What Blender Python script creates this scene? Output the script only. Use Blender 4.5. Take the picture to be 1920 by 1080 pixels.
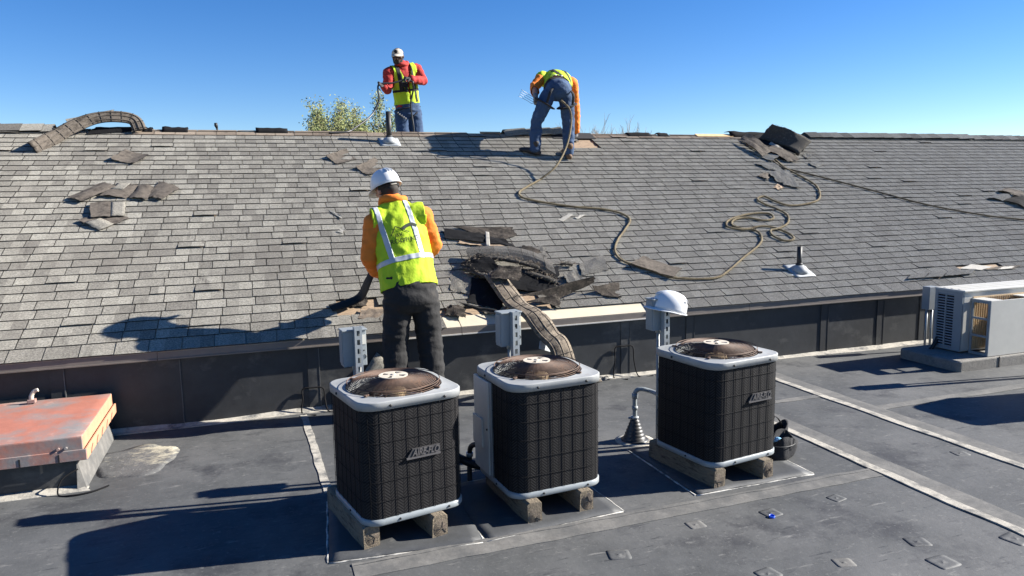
import bpy, bmesh, math, random
import numpy as np
from mathutils import Vector, Matrix, noise as mnoise
from mathutils.bvhtree import BVHTree
random.seed(7)
for o in list(bpy.data.objects): bpy.data.objects.remove(o)
scene = bpy.context.scene
COL = scene.collection
R = math.radians
PI = math.pi

# ---------------------------------------------------------------- camera
# X runs along the eave, Y towards the ridge, Z up; the flat roof is z = 0.
H = 1.75
YAW, PITCH, ROLL, FPX = 0.339497, 0.133247, -0.017517, 1371.99
fw = Vector((math.sin(YAW)*math.cos(PITCH), math.cos(YAW)*math.cos(PITCH), -math.sin(PITCH)))
rt0 = Vector((math.cos(YAW), -math.sin(YAW), 0)); up0 = rt0.cross(fw)
rt = math.cos(ROLL)*rt0 + math.sin(ROLL)*up0
up = -math.sin(ROLL)*rt0 + math.cos(ROLL)*up0
cd = bpy.data.cameras.new('camera'); cam = bpy.data.objects.new('camera', cd); COL.objects.link(cam)
cam.matrix_world = Matrix(((rt.x, up.x, -fw.x, 0), (rt.y, up.y, -fw.y, 0), (rt.z, up.z, -fw.z, H), (0, 0, 0, 1)))
cd.sensor_fit = 'HORIZONTAL'; cd.sensor_width = 36; cd.lens = FPX/1920*36
cd.clip_start = 0.05; cd.clip_end = 3000
scene.camera = cam
scene.render.resolution_x = 1024; scene.render.resolution_y = 576

# ---------------------------------------------------------------- sky, sun, exposure
SUN = Vector((1, -0.16, 0.56)).normalized()          # towards the sun
EL = math.asin(SUN.z); AZ = math.atan2(SUN.x, SUN.y)
w = bpy.data.worlds.new('World'); scene.world = w; w.use_nodes = True
nt = w.node_tree; nt.nodes.clear()
sky = nt.nodes.new('ShaderNodeTexSky'); sky.sky_type = 'NISHITA'; sky.sun_disc = False
sky.sun_elevation = EL; sky.sun_rotation = AZ; sky.altitude = 1600
sky.air_density = 1.0; sky.dust_density = 0.1; sky.ozone_density = 3.0
bg = nt.nodes.new('ShaderNodeBackground'); bg.inputs['Strength'].default_value = 0.057
ow = nt.nodes.new('ShaderNodeOutputWorld')
hsv = nt.nodes.new('ShaderNodeHueSaturation'); hsv.inputs['Hue'].default_value = 0.511; hsv.inputs['Saturation'].default_value = 1.32
nt.links.new(sky.outputs[0], hsv.inputs['Color']); nt.links.new(hsv.outputs[0], bg.inputs[0]); nt.links.new(bg.outputs[0], ow.inputs[0])
sd = bpy.data.lights.new('sun', 'SUN'); sd.energy = 5.0; sd.angle = R(0.55); sd.color = (1, 0.955, 0.88)
sun = bpy.data.objects.new('sun', sd); COL.objects.link(sun)
sun.rotation_euler = (-SUN).to_track_quat('-Z', 'Y').to_euler(); sun.location = SUN*50
vs = scene.view_settings; vs.view_transform = 'Standard'; vs.look = 'None'; vs.exposure = 1.5; vs.gamma = 1; vs.use_curve_mapping = False

# ---------------------------------------------------------------- pixel -> place (pixels of the 1920 x 1080 photograph)
EY, EZ, ANG, EXP = 3.397390*H, 0.353449*H, 0.456325, 0.0705086*H     # eave line, slope, course exposure
CA, SA = math.cos(ANG), math.sin(ANG)
CAM = Vector((0, 0, H))
SLOPE = 35.5*EXP
RY, RZ = EY+SLOPE*CA, EZ+SLOPE*SA                                     # ridge line
def ray(x, y):
    return fw + rt*((x-960)/FPX) - up*((y-540)/FPX)
def G(x, y, z=0.0):                    # point on the flat roof (or at height z)
    v = ray(x, y); return CAM + v*((z-H)/v.z)
def AY(x, y, Y):                       # point in the vertical plane at distance Y
    v = ray(x, y); return CAM + v*(Y/v.y)
NRM = Vector((0, -SA, CA))
def RF(u, v, w_=0.0):                  # roof coordinates -> world
    return Vector((u, EY+v*CA, EZ+v*SA)) + NRM*w_
def RP(x, y, w_=0.0):                  # pixel -> world point on the plane w_ above the shingles
    d = ray(x, y); p0 = RF(0, 0, w_); return CAM + d*(NRM.dot(p0-CAM)/NRM.dot(d))
def RUV(x, y):
    P = RP(x, y); return P.x, (P.y-EY)/CA
def PX(P):
    d = Vector(P)-CAM; z = d.dot(fw); return 960+FPX*d.dot(rt)/z, 540-FPX*d.dot(up)/z

# ---------------------------------------------------------------- materials
def mat(name, col, rough=0.7, metal=0.0, vary=0.0, vscale=8.0, bump=0.0, bscale=60.0, col2=None, spots=None, spec=0.5, attr=None, drough=0.0, stretch=None, coords='Object', vr=(0.25, 0.75)):
    m = bpy.data.materials.new(name); m.use_nodes = True
    n = m.node_tree.nodes; L = m.node_tree.links; b = n['Principled BSDF']
    b.inputs['Roughness'].default_value = rough; b.inputs['Metallic'].default_value = metal
    b.inputs['Specular IOR Level'].default_value = spec
    if drough: b.inputs['Diffuse Roughness'].default_value = drough
    if coords == 'World':
        g = n.new('ShaderNodeNewGeometry'); src = g.outputs['Position']
    else:
        tc = n.new('ShaderNodeTexCoord'); src = tc.outputs['Object']
    if stretch:
        mp = n.new('ShaderNodeMapping'); mp.inputs['Scale'].default_value = stretch; L.new(src, mp.inputs[0]); src = mp.outputs[0]
    base = None
    def rgb(c):
        r = n.new('ShaderNodeRGB'); r.outputs[0].default_value = (*c, 1); return r.outputs[0]
    def nz(sc, det=4, ro=0.6, st=None):
        sv = src
        if st:
            mq = n.new('ShaderNodeMapping'); mq.inputs['Scale'].default_value = st; mq.inputs['Rotation'].default_value = (0, 0, 0.4); L.new(src, mq.inputs[0]); sv = mq.outputs[0]
        t = n.new('ShaderNodeTexNoise'); t.inputs['Scale'].default_value = sc; t.inputs['Detail'].default_value = det; t.inputs['Roughness'].default_value = ro
        L.new(sv, t.inputs['Vector']); return t.outputs['Fac']
    def mix(f, a, c, mode='MIX'):
        x = n.new('ShaderNodeMix'); x.data_type = 'RGBA'; x.blend_type = mode; x.clamp_result = False
        if isinstance(f, (int, float)): x.inputs[0].default_value = f
        else: L.new(f, x.inputs[0])
        L.new(a, x.inputs[6]); L.new(c, x.inputs[7]); return x.outputs[2]
    def ramp(f, lo, hi, a=0.0, c=1.0):
        r = n.new('ShaderNodeMapRange'); L.new(f, r.inputs[0]); r.inputs[1].default_value = lo; r.inputs[2].default_value = hi
        r.inputs[3].default_value = a; r.inputs[4].default_value = c; return r.outputs[0]
    base = rgb(col)
    if attr:
        at = n.new('ShaderNodeAttribute'); at.attribute_name = attr; base = mix(at.outputs['Fac'], rgb(col), rgb(col2))
    elif col2:
        base = mix(ramp(nz(vscale, 5), 0.38, 0.62), base, rgb(col2))
    if vary:
        f = ramp(nz(vscale*1.7, 6, 0.7), vr[0], vr[1], 1-vary, 1+vary)
        hs = n.new('ShaderNodeHueSaturation'); L.new(f, hs.inputs['Value']); L.new(base, hs.inputs['Color']); base = hs.outputs[0]
    for (c, sc, lo, hi, *st) in (spots or []):
        base = mix(ramp(nz(sc, 6, 0.7, st[0] if st else None), lo, hi), base, rgb(c))
    L.new(base, b.inputs['Base Color'])
    if bump:
        bp = n.new('ShaderNodeBump'); bp.inputs['Strength'].default_value = bump; bp.inputs['Distance'].default_value = 0.01
        L.new(nz(bscale, 5, 0.65), bp.inputs['Height']); L.new(bp.outputs[0], b.inputs['Normal'])
    return m

M = {}
M['shingle'] = mat('shingle_granules', (0.1423, 0.1303, 0.1130), 0.95, spec=0.2, attr='tone', col2=(0.3426, 0.3212, 0.2724), vary=0.42, vscale=46, vr=(0.36, 0.64), bump=0.8, bscale=150, drough=1.0, coords='World',
                   spots=[((0.1686, 0.1515, 0.1304), 0.9, 0.54, 0.80), ((0.1054, 0.0949, 0.0821), 5, 0.60, 0.76, (2.6349, 0.5050, 0.4830)), ((0.4427, 0.4141, 0.3478), 55, 0.62, 0.74)])
M['shedge'] = mat('shingle_cut_edge', (0.012, 0.011, 0.010), 0.9, vary=0.4)
M['shbrown'] = mat('shingle_unweathered', (0.20, 0.155, 0.115), 0.95, spec=0.2, attr='tone', col2=(0.34, 0.275, 0.21), vary=0.3, vscale=90, bump=0.4, bscale=300, drough=1, coords='World',
                   spots=[((0.06, 0.05, 0.045), 9, 0.55, 0.75)])
M['under'] = mat('shingle_back', (0.108, 0.092, 0.076), 0.95, spec=0.2, vary=0.4, vscale=22, bump=0.4, bscale=150, spots=[((0.036, 0.030, 0.025), 11, 0.5, 0.68), ((0.238, 0.209, 0.173), 17, 0.62, 0.78)], coords='World')
M['underdk'] = mat('dark_shingle_back', (0.050, 0.042, 0.035), 0.95, spec=0.15, vary=0.5, vscale=22, vr=(0.36, 0.64), bump=0.6, bscale=60, spots=[((0.018, 0.016, 0.014), 9, 0.48, 0.62), ((0.17, 0.15, 0.12), 15, 0.60, 0.72)], coords='World')  # darker copy of the shingle back, used in the torn heap
M['felt'] = mat('black_felt', (0.010, 0.010, 0.011), 0.95, spec=0.12, vary=0.4, vscale=10, bump=0.4, bscale=40, spots=[((0.049, 0.045, 0.042), 9, 0.6, 0.85)], coords='World')
M['wood'] = mat('roof_deck_wood', (0.30, 0.215, 0.14), 0.9, vary=0.35, vscale=9, bump=0.3, bscale=30, stretch=(2, 14, 14), coords='World', spots=[((0.06, 0.045, 0.035), 6, 0.5, 0.75)])
M['cream'] = mat('cream_drip_metal', (0.492, 0.435, 0.328), 0.6, vary=0.12, vscale=3, spots=[((0.205, 0.164, 0.115), 8, 0.64, 0.8)], coords='World')
M['fascia'] = mat('brown_fascia_metal', (0.16, 0.135, 0.115), 0.55, vary=0.15, vscale=4, coords='World')
M['lip'] = mat('pale_lip_metal', (0.55, 0.52, 0.47), 0.5, vary=0.15, vscale=5, coords='World')
M['membrane'] = mat('rubber_membrane', (0.071, 0.073, 0.073), 0.65, spec=0.3, vary=0.30, vscale=1.6, bump=0.35, bscale=9, coords='World',
                    spots=[((0.112, 0.112, 0.110), 0.7, 0.45, 0.66), ((0.042, 0.043, 0.046), 1.9, 0.53, 0.66), ((0.204, 0.199, 0.186), 5, 0.60, 0.74, (1, 4.5, 1)), ((0.034, 0.036, 0.039), 7, 0.59, 0.68, (0.7, 5, 1)), ((0.177, 0.175, 0.164), 13, 0.61, 0.73), ((0.136, 0.136, 0.131), 40, 0.58, 0.70), ((0.041, 0.042, 0.044), 26, 0.62, 0.70)])
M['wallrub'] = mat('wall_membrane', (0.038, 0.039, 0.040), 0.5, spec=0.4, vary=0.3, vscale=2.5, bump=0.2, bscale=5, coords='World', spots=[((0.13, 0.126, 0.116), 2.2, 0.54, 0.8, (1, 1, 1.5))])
M['dust'] = mat('dusty_seam', (0.36, 0.335, 0.285), 0.95, vary=0.3, vscale=12, bump=0.3, bscale=60, coords='World', spots=[((0.12, 0.118, 0.112), 7, 0.48, 0.64)])
M['dustfaint'] = mat('faint_dusty_seam', (0.1360, 0.1309, 0.1215), 0.9, vary=0.3, vscale=9, bump=0.2, bscale=40, coords='World', spots=[((0.0799, 0.0799, 0.0782), 5, 0.40, 0.62)])
M['bead'] = mat('caulk_bead', (0.50, 0.48, 0.43), 0.9, vary=0.25, vscale=14, coords='World', spots=[((0.13, 0.13, 0.125), 9, 0.44, 0.60)])
M['pad'] = mat('pad_membrane', (0.060, 0.062, 0.064), 0.6, spec=0.35, vary=0.25, vscale=4, bump=0.2, bscale=12, coords='World', spots=[((0.16, 0.155, 0.145), 6, 0.6, 0.8)])
M['white_metal'] = mat('painted_metal_white', (0.498, 0.484, 0.436), 0.45, vary=0.07, vscale=5, spots=[((0.348, 0.321, 0.271), 9, 0.66, 0.85)])
M['grey_metal'] = mat('painted_metal_grey', (0.2337, 0.2565, 0.2658), 0.4, vary=0.08, vscale=5, spots=[((0.2014, 0.1683, 0.1426), 14, 0.66, 0.8)])
M['galv'] = mat('galvanised_steel', (0.357, 0.383, 0.399), 0.42, metal=0.5, vary=0.15, vscale=30)
M['black_metal'] = mat('black_grille', (0.022, 0.023, 0.026), 0.42, vary=0.2, vscale=6)
M['wire'] = mat('black_wire', (0.010, 0.010, 0.011), 0.8, spec=0.12)
M['rust'] = mat('rusty_wire', (0.092, 0.053, 0.034), 0.75, vary=0.4, vscale=14, spots=[((0.168, 0.080, 0.040), 10, 0.55, 0.72), ((0.032, 0.024, 0.020), 20, 0.56, 0.7)])
M['hubplate'] = mat('cream_hub_plate', (0.510, 0.451, 0.365), 0.6, vary=0.15, vscale=14, spots=[((0.170, 0.085, 0.043), 22, 0.58, 0.72)])
M['black'] = mat('black_rubber', (0.014, 0.014, 0.015), 0.55, vary=0.25)
M['blackmat'] = mat('black_cloth', (0.015, 0.015, 0.017), 0.9, vary=0.3, vscale=20, bump=0.3, bscale=120)
M['letters'] = mat('raised_letters', (0.09, 0.085, 0.085), 0.4)
M['nameplate'] = mat('nameplate', (0.050, 0.048, 0.050), 0.45, vary=0.15)
M['timber'] = mat('weathered_timber', (0.1717, 0.1377, 0.0960), 0.9, vary=0.35, vscale=14, bump=0.7, bscale=26, stretch=(5, 1, 5), spots=[((0.0391, 0.0289, 0.0204), 9, 0.52, 0.66)])
M['hatch'] = mat('red_hatch_paint', (0.361, 0.139, 0.094), 0.62, vary=0.16, vscale=4, bump=0.15, bscale=20, spots=[((0.213, 0.193, 0.184), 2.0, 0.46, 0.62), ((0.508, 0.328, 0.262), 3.5, 0.58, 0.75), ((0.098, 0.057, 0.049), 16, 0.68, 0.8)])
M['hatch2'] = mat('orange_primer', (0.492, 0.246, 0.148), 0.65, vary=0.15, vscale=8, spots=[((0.246, 0.115, 0.082), 12, 0.62, 0.8)])
M['concrete'] = mat('concrete', (0.20, 0.188, 0.168), 0.95, vary=0.25, vscale=16, bump=0.6, bscale=70, spots=[((0.10, 0.095, 0.085), 7, 0.58, 0.75)])
M['tan'] = mat('tan_coil', (0.55, 0.40, 0.23), 0.8, vary=0.2, vscale=20)
M['cover'] = mat('faded_cover_paint', (0.2838, 0.2911, 0.2880), 0.5, vary=0.12, vscale=6, spots=[((0.1892, 0.1394, 0.1040), 11, 0.62, 0.80), ((0.3612, 0.3526, 0.3360), 5, 0.55, 0.7)])
M['dark'] = mat('dark_inside', (0.010, 0.010, 0.012), 0.9)
M['boot_rubber'] = mat('pipe_boot_rubber', (0.022, 0.022, 0.024), 0.45, vary=0.25, vscale=12)
M['lead'] = mat('lead_flashing', (0.295, 0.312, 0.320), 0.6, vary=0.2, vscale=12)
M['rope'] = mat('manila_rope', (0.1980, 0.1590, 0.0960), 0.95, vary=0.4, vscale=40, bump=0.5, bscale=300, spots=[((0.0765, 0.0570, 0.0353), 6, 0.5, 0.7)])
M['rope_dark'] = mat('dark_rope', (0.085, 0.072, 0.052), 0.95, vary=0.4, vscale=40)
M['hose'] = mat('black_hose', (0.018, 0.018, 0.020), 0.4)
M['skin'] = mat('skin_light', (0.42, 0.22, 0.15), 0.55)
M['skin_dark'] = mat('skin_dark', (0.075, 0.040, 0.028), 0.5)
M['hair'] = mat('dark_hair', (0.02, 0.015, 0.012), 0.8)
M['lime'] = mat('lime_vest', (0.385, 0.541, 0.010), 0.8, vary=0.10, vscale=10, bump=1.0, bscale=13)
M['limedark'] = mat('lime_vest_mesh', (0.30, 0.45, 0.02), 0.85, vary=0.15, vscale=18)
M['reflect'] = mat('reflective_tape', (0.410, 0.435, 0.467), 0.35, vary=0.08, vscale=12)
M['orange'] = mat('orange_cloth', (0.705, 0.180, 0.015), 0.85, vary=0.10, vscale=9, bump=1.0, bscale=11)
M['red'] = mat('red_cloth', (0.34, 0.020, 0.016), 0.85, vary=0.15, vscale=9, bump=1.0, bscale=13)
M['jeans'] = mat('blue_jeans', (0.028, 0.059, 0.124), 0.9, vary=0.25, vscale=9, bump=1.0, bscale=13, spots=[((0.081, 0.124, 0.198), 6, 0.58, 0.78)])
M['blackjeans'] = mat('black_jeans', (0.0149, 0.0143, 0.0143), 0.9, vary=0.25, vscale=9, bump=1.0, bscale=12, spots=[((0.0620, 0.0527, 0.0422), 6, 0.60, 0.85)])
M['bootl'] = mat('boot_leather', (0.030, 0.024, 0.020), 0.7, vary=0.25)
M['bootb'] = mat('brown_boot_leather', (0.13, 0.075, 0.04), 0.8, vary=0.3)
M['glove'] = mat('dark_glove', (0.028, 0.028, 0.031), 0.85, vary=0.3, vscale=20)
M['gloveg'] = mat('grey_glove', (0.17, 0.17, 0.175), 0.85, vary=0.3, vscale=20)
M['hat'] = mat('white_hard_hat', (0.640, 0.648, 0.656), 0.28, vary=0.04, vscale=6, spots=[((0.451, 0.435, 0.410), 12, 0.7, 0.85)])
M['capw'] = mat('cream_cap_cloth', (0.4200, 0.3750, 0.3075), 0.9)
M['decalr'] = mat('red_sticker', (0.45, 0.06, 0.07), 0.5)
M['decalk'] = mat('dark_sticker', (0.03, 0.04, 0.06), 0.5)
M['ink'] = mat('vest_print', (0.012, 0.02, 0.012), 0.8)
M['blue'] = mat('blue_plastic', (0.02, 0.10, 0.65), 0.4)
M['bluecloth'] = mat('pale_blue_cloth', (0.22, 0.45, 0.68), 0.9, vary=0.2, vscale=30)
M['steel'] = mat('dull_steel', (0.30, 0.31, 0.33), 0.5, metal=0.4)
M['leafy'] = mat('spring_leaf', (0.13, 0.17, 0.045), 0.75, vary=0.4, vscale=2.5, col2=(0.21, 0.21, 0.08))
M['bark'] = mat('bark', (0.16, 0.125, 0.10), 0.9, vary=0.3)
M['twig'] = mat('bare_twig', (0.30, 0.26, 0.22), 0.9, vary=0.2)
M['soil'] = mat('ground_earth', (0.16, 0.14, 0.10), 0.95, vary=0.3, vscale=0.05, col2=(0.10, 0.12, 0.06), coords='World')
M['plastic_w'] = mat('torn_white_tape', (0.2700, 0.2556, 0.2244), 0.7, vary=0.3, vscale=30)
M['vent'] = mat('ridge_vent_fibre', (0.052, 0.047, 0.040), 0.95, vary=0.5, vscale=60, bump=0.9, bscale=170, spots=[((0.20, 0.17, 0.13), 40, 0.56, 0.72)])
M['ventt'] = mat('weathered_ridge_vent', (0.19, 0.155, 0.115), 0.95, vary=0.4, vscale=26, bump=0.6, bscale=110, spots=[((0.06, 0.048, 0.038), 15, 0.48, 0.62), ((0.36, 0.31, 0.24), 18, 0.6, 0.72)])

# ---------------------------------------------------------------- building helpers
INV = {}
def link(o, parent=None):
    COL.objects.link(o)
    if parent is not None: o.parent = parent
    return o
def tag(o, label=None, cat=None, group=None, kind=None):
    if label: o['label'] = label
    if cat: o['category'] = cat
    if group: o['group'] = group
    if kind: o['kind'] = kind
    return o
def thing(name, label, cat, loc=(0, 0, 0), rz=0.0, group=None):
    o = bpy.data.objects.new(name, None); link(o); o.empty_display_size = 0.1
    o.location = loc; o.rotation_euler = (0, 0, rz)
    INV[o] = (Matrix.Translation(loc) @ Matrix.Rotation(rz, 4, 'Z')).inverted()
    return tag(o, label, cat, group)
def copy_tree(o, parent=None):
    c = o.copy(); COL.objects.link(c); c.parent = parent
    for ch in list(o.children): copy_tree(ch, c)
    return c

class MB:
    def __init__(s): s.v = []; s.f = []; s.m = []; s.s = []; s.t = []
    def add(s, vs_, fs, mi=0, smooth=False, tone=None):
        k = len(s.v); s.v += [Vector(a) for a in vs_]
        for i, f in enumerate(fs):
            s.f.append([j+k for j in f]); s.m.append(mi if isinstance(mi, int) else mi[i]); s.s.append(smooth); s.t.append(0.5 if tone is None else (tone if isinstance(tone, float) else tone[i]))
        return s
    def hexa(s, P, mi=0, tone=None):      # 0-3 bottom ring, 4-7 top ring
        return s.add(P, [(3, 2, 1, 0), (4, 5, 6, 7), (0, 1, 5, 4), (1, 2, 6, 5), (2, 3, 7, 6), (3, 0, 4, 7)], mi, tone=tone)
    def box(s, c, d, T=None, mi=0):
        c = Vector(c); x, y, z = d[0]/2, d[1]/2, d[2]/2
        P = [Vector(q) for q in ((-x, -y, -z), (x, -y, -z), (x, y, -z), (-x, y, -z), (-x, -y, z), (x, -y, z), (x, y, z), (-x, y, z))]
        P = [c + ((T @ q) if T is not None else q) for q in P]
        return s.hexa(P, mi)
    def ring_loft(s, rings, mi=0, smooth=True, caps=True, closed=False):
        n = len(rings[0]); k = len(s.v)
        for r in rings: s.v += [Vector(a) for a in r]
        m = len(rings)
        for i in range(m if closed else m-1):
            j = (i+1) % m
            for a in range(n):
                b = (a+1) % n
                s.f.append([k+i*n+a, k+i*n+b, k+j*n+b, k+j*n+a]); s.m.append(mi); s.s.append(smooth); s.t.append(0.5)
        if caps and not closed:
            s.f.append([k+a for a in range(n)][::-1]); s.m.append(mi); s.s.append(False); s.t.append(0.5)
            s.f.append([k+(m-1)*n+a for a in range(n)]); s.m.append(mi); s.s.append(False); s.t.append(0.5)
        return s
    def tube(s, path, r, n=8, mi=0, closed=False, caps=True, flat=1.0, axis=None):
        path = [Vector(a) for a in path]; rings = []; m = len(path); N = None
        for i, p_ in enumerate(path):
            a = path[(i-1) % m] if (closed or i > 0) else path[i]; b = path[(i+1) % m] if (closed or i < m-1) else path[i]
            t = (b-a).normalized()
            if N is None:
                N = Vector(axis) if axis is not None else (Vector((0, 0, 1)) if abs(t.z) < 0.9 else Vector((1, 0, 0)))
            N = (N - t*N.dot(t))
            N = N.normalized() if N.length > 1e-6 else t.orthogonal().normalized()
            B = t.cross(N); rr = r[i] if isinstance(r, (list, tuple)) else r
            rings.append([p_ + N*(math.cos(2*PI*k/n)*rr*flat) + B*(math.sin(2*PI*k/n)*rr) for k in range(n)])
        return s.ring_loft(rings, mi, n > 4, caps, closed)
    def lathe(s, prof, n=24, c=(0, 0, 0), T=None, mi=0, smooth=True, caps=True):
        c = Vector(c); rings = []
        for r, z in prof:
            rings.append([c + ((T @ Vector((r*math.cos(2*PI*k/n), r*math.sin(2*PI*k/n), z))) if T is not None else Vector((r*math.cos(2*PI*k/n), r*math.sin(2*PI*k/n), z))) for k in range(n)])
        return s.ring_loft(rings, mi, smooth, caps)
    def sheet(s, P, th=0.005, mi=0, mb=None, me=None, smooth=True, tone=None):   # P[i][j] grid; thick sheet, back material mb, edge material me
        nu, nv = len(P), len(P[0]); mb = mi if mb is None else mb; me = mb if me is None else me
        Nn = [[None]*nv for _ in range(nu)]
        for i in range(nu):
            for j in range(nv):
                a = P[min(i+1, nu-1)][j]-P[max(i-1, 0)][j]; b = P[i][min(j+1, nv-1)]-P[i][max(j-1, 0)]
                q = a.cross(b); Nn[i][j] = q.normalized() if q.length > 1e-9 else Vector((0, 0, 1))
        k = len(s.v)
        for i in range(nu):
            for j in range(nv): s.v.append(P[i][j].copy())
        for i in range(nu):
            for j in range(nv): s.v.append(P[i][j]-Nn[i][j]*th)
        I = lambda i, j, l=0: k+l*nu*nv+i*nv+j
        def f(q, m_, sm, tn=0.5): s.f.append(q); s.m.append(m_); s.s.append(sm); s.t.append(tn)
        for i in range(nu-1):
            for j in range(nv-1):
                tn = 0.5 if tone is None else tone(i/(nu-1), j/(nv-1))
                f([I(i, j), I(i+1, j), I(i+1, j+1), I(i, j+1)], mi, smooth, tn); f([I(i, j, 1), I(i, j+1, 1), I(i+1, j+1, 1), I(i+1, j, 1)], mb, smooth, tn)
        for i in range(nu-1):
            f([I(i, 0), I(i, 0, 1), I(i+1, 0, 1), I(i+1, 0)], me, False); f([I(i, nv-1), I(i+1, nv-1), I(i+1, nv-1, 1), I(i, nv-1, 1)], me, False)
        for j in range(nv-1):
            f([I(0, j), I(0, j+1), I(0, j+1, 1), I(0, j, 1)], me, False); f([I(nu-1, j), I(nu-1, j, 1), I(nu-1, j+1, 1), I(nu-1, j+1)], me, False)
        return s
    def mesh(s, name, mats, tone=False):
        me = bpy.data.meshes.new(name); me.from_pydata([tuple(a) for a in s.v], [], s.f); me.update()
        for m_ in (mats if isinstance(mats, (list, tuple)) else [mats]): me.materials.append(M[m_] if isinstance(m_, str) else m_)
        me.polygons.foreach_set('material_index', s.m); me.polygons.foreach_set('use_smooth', s.s)
        if tone:
            at = me.attributes.new('tone', 'FLOAT', 'FACE'); at.data.foreach_set('value', s.t)
        return me
    def build(s, name, mats, parent=None, world=False, bevel=0.0, tone=False):
        if parent is not None and world:
            rt_ = parent
            while rt_.parent is not None: rt_ = rt_.parent
            if rt_ in INV: iv = INV[rt_]; s.v = [iv @ a for a in s.v]
        o = bpy.data.objects.new(name, s.mesh(name, mats, tone)); link(o, parent)
        if bevel:
            b = o.modifiers.new('bevel', 'BEVEL'); b.width = bevel; b.segments = 2; b.limit_method = 'ANGLE'; b.angle_limit = R(40)
        return o
def spline(pts, k=8, closed=False):
    pts = [Vector(a) for a in pts]; n = len(pts); out = []
    for i in range(n if closed else n-1):
        if closed: a, b, c, d = pts[(i-1) % n], pts[i], pts[(i+1) % n], pts[(i+2) % n]
        else: a, b, c, d = pts[max(i-1, 0)], pts[i], pts[i+1], pts[min(i+2, n-1)]
        for j in range(k):
            t = j/k; out.append(0.5*((2*b)+(c-a)*t+(2*a-5*b+4*c-d)*t*t+(3*b-a-3*c+d)*t**3))
    if not closed: out.append(pts[-1])
    return out
WORK = bpy.data.scenes.new('workbench')
def evaluate(ob):                      # evaluate one object alone, away from the scene
    WORK.collection.objects.link(ob); vl = WORK.view_layers[0]; vl.update()
    me = bpy.data.meshes.new_from_object(ob.evaluated_get(vl.depsgraph)); bpy.data.objects.remove(ob); return me
def text_mesh(body, size, extrude=0.0, offset=0.0, shear=0.0):
    cu = bpy.data.curves.new('t', 'FONT'); cu.body = body; cu.size = size; cu.extrude = extrude; cu.offset = offset; cu.shear = shear
    cu.align_x = 'CENTER'; cu.align_y = 'CENTER'; cu.resolution_u = 3
    me = evaluate(bpy.data.objects.new('t', cu))
    v = [a.co.copy() for a in me.vertices]; f = [list(q.vertices) for q in me.polygons]
    bpy.data.meshes.remove(me); bpy.data.curves.remove(cu)
    return v, f
def rrect(a, b, r, n=6):               # rounded rectangle, half sizes a, b, counter-clockwise
    out = []
    for cx, cy, s0 in ((a-r, b-r, 0), (-(a-r), b-r, 1), (-(a-r), -(b-r), 2), (a-r, -(b-r), 3)):
        for i in range(n+1):
            t = (s0+i/n)*PI/2; out.append((cx+r*math.cos(t), cy+r*math.sin(t)))
    return out

# ================================================================ SETTING
mb = MB(); mb.add([(-900, -900, -3.6), (900, -900, -3.6), (900, 900, -3.6), (-900, 900, -3.6)], [(0, 1, 2, 3)])
tag(mb.build('ground', 'soil'), kind='structure')

WY = EY+0.030                                     # face of the low wall under the eave
mb = MB(); mb.box((4, 1.0, -1.8), (26, 2*(WY-1.0)+0.1, 3.6))
flat_roof = tag(mb.build('flat_roof', 'membrane'), kind='structure')

def wavy(a, b, n=40, amp=0.004, seed=0):
    a, b = Vector(a), Vector(b); d = (b-a).normalized(); s_ = Vector((-d.y, d.x, 0))
    return [a.lerp(b, i/n) + s_*(amp*mnoise.noise(Vector((i*0.35, seed*3.7, 0)))*2) for i in range(n+1)]
def strip(name, path, width, z0, z1, m, parent=flat_roof, edge=0.25, seed=0):
    mb = MB(); L_ = []; n = len(path)
    for i, p_ in enumerate(path):
        d = (path[min(i+1, n-1)]-path[max(i-1, 0)]).normalized(); s_ = Vector((-d.y, d.x, 0))
        wl = width/2*(1+edge*mnoise.noise(Vector((i*0.27, seed, 1.3)))); wr = width/2*(1+edge*mnoise.noise(Vector((i*0.27, seed, 7.9))))
        a, b = p_+s_*wl, p_-s_*wr
        L_.append([Vector((a.x, a.y, z0)), Vector((a.x, a.y, z1)), Vector((b.x, b.y, z1)), Vector((b.x, b.y, z0))])
    mb.ring_loft(L_, 0, False, True)
    return mb.build(name, m, parent)
# membrane laps: a dark cover tape with a dusty ridge along its edge
for i, X in enumerate((4.40, 3.545)):
    strip('lap_tape', wavy((X+0.085, 1.2, 0), (X+0.085, WY-0.08, 0), 70, 0.004, i), 0.17, -0.01, 0.004, 'dustfaint', edge=0.06, seed=i)
    strip('seam_edge', wavy((X, 1.2, 0), (X, WY-0.08, 0), 70, 0.006, i+5), 0.062, -0.01, 0.008, 'dust', edge=0.4, seed=i+4)
strip('lap_tape', wavy((0.35, 3.262, 0), (3.5, 3.30, 0), 60, 0.004, 3), 0.12, -0.01, 0.0035, 'dustfaint', edge=0.1, seed=9)
strip('seam_edge', wavy((0.35, 3.335, 0), (3.5, 3.345, 0), 50, 0.006, 11), 0.026, -0.01, 0.006, 'dustfaint', edge=0.8, seed=12)
strip('lap_tape', wavy((3.63, 4.74, 0), (4.36, 4.74, 0), 20, 0.004, 21), 0.075, -0.01, 0.0038, 'dustfaint', edge=0.3, seed=22)
strip('lap_tape', wavy((4.47, 4.30, 0), (9.5, 4.32, 0), 40, 0.004, 23), 0.10, -0.01, 0.0038, 'dustfaint', edge=0.3, seed=24)
strip('lap_tape', wavy((0.30, 1.2, 0), (0.30, 3.15, 0), 30, 0.004, 31), 0.10, -0.01, 0.006, 'dust', edge=0.3, seed=32)
strip('lap_tape', wavy((0.33, 4.25, 0), (0.30, WY-0.1, 0), 30, 0.004, 33), 0.05, -0.01, 0.005, 'dust', edge=0.35, seed=34)
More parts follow.
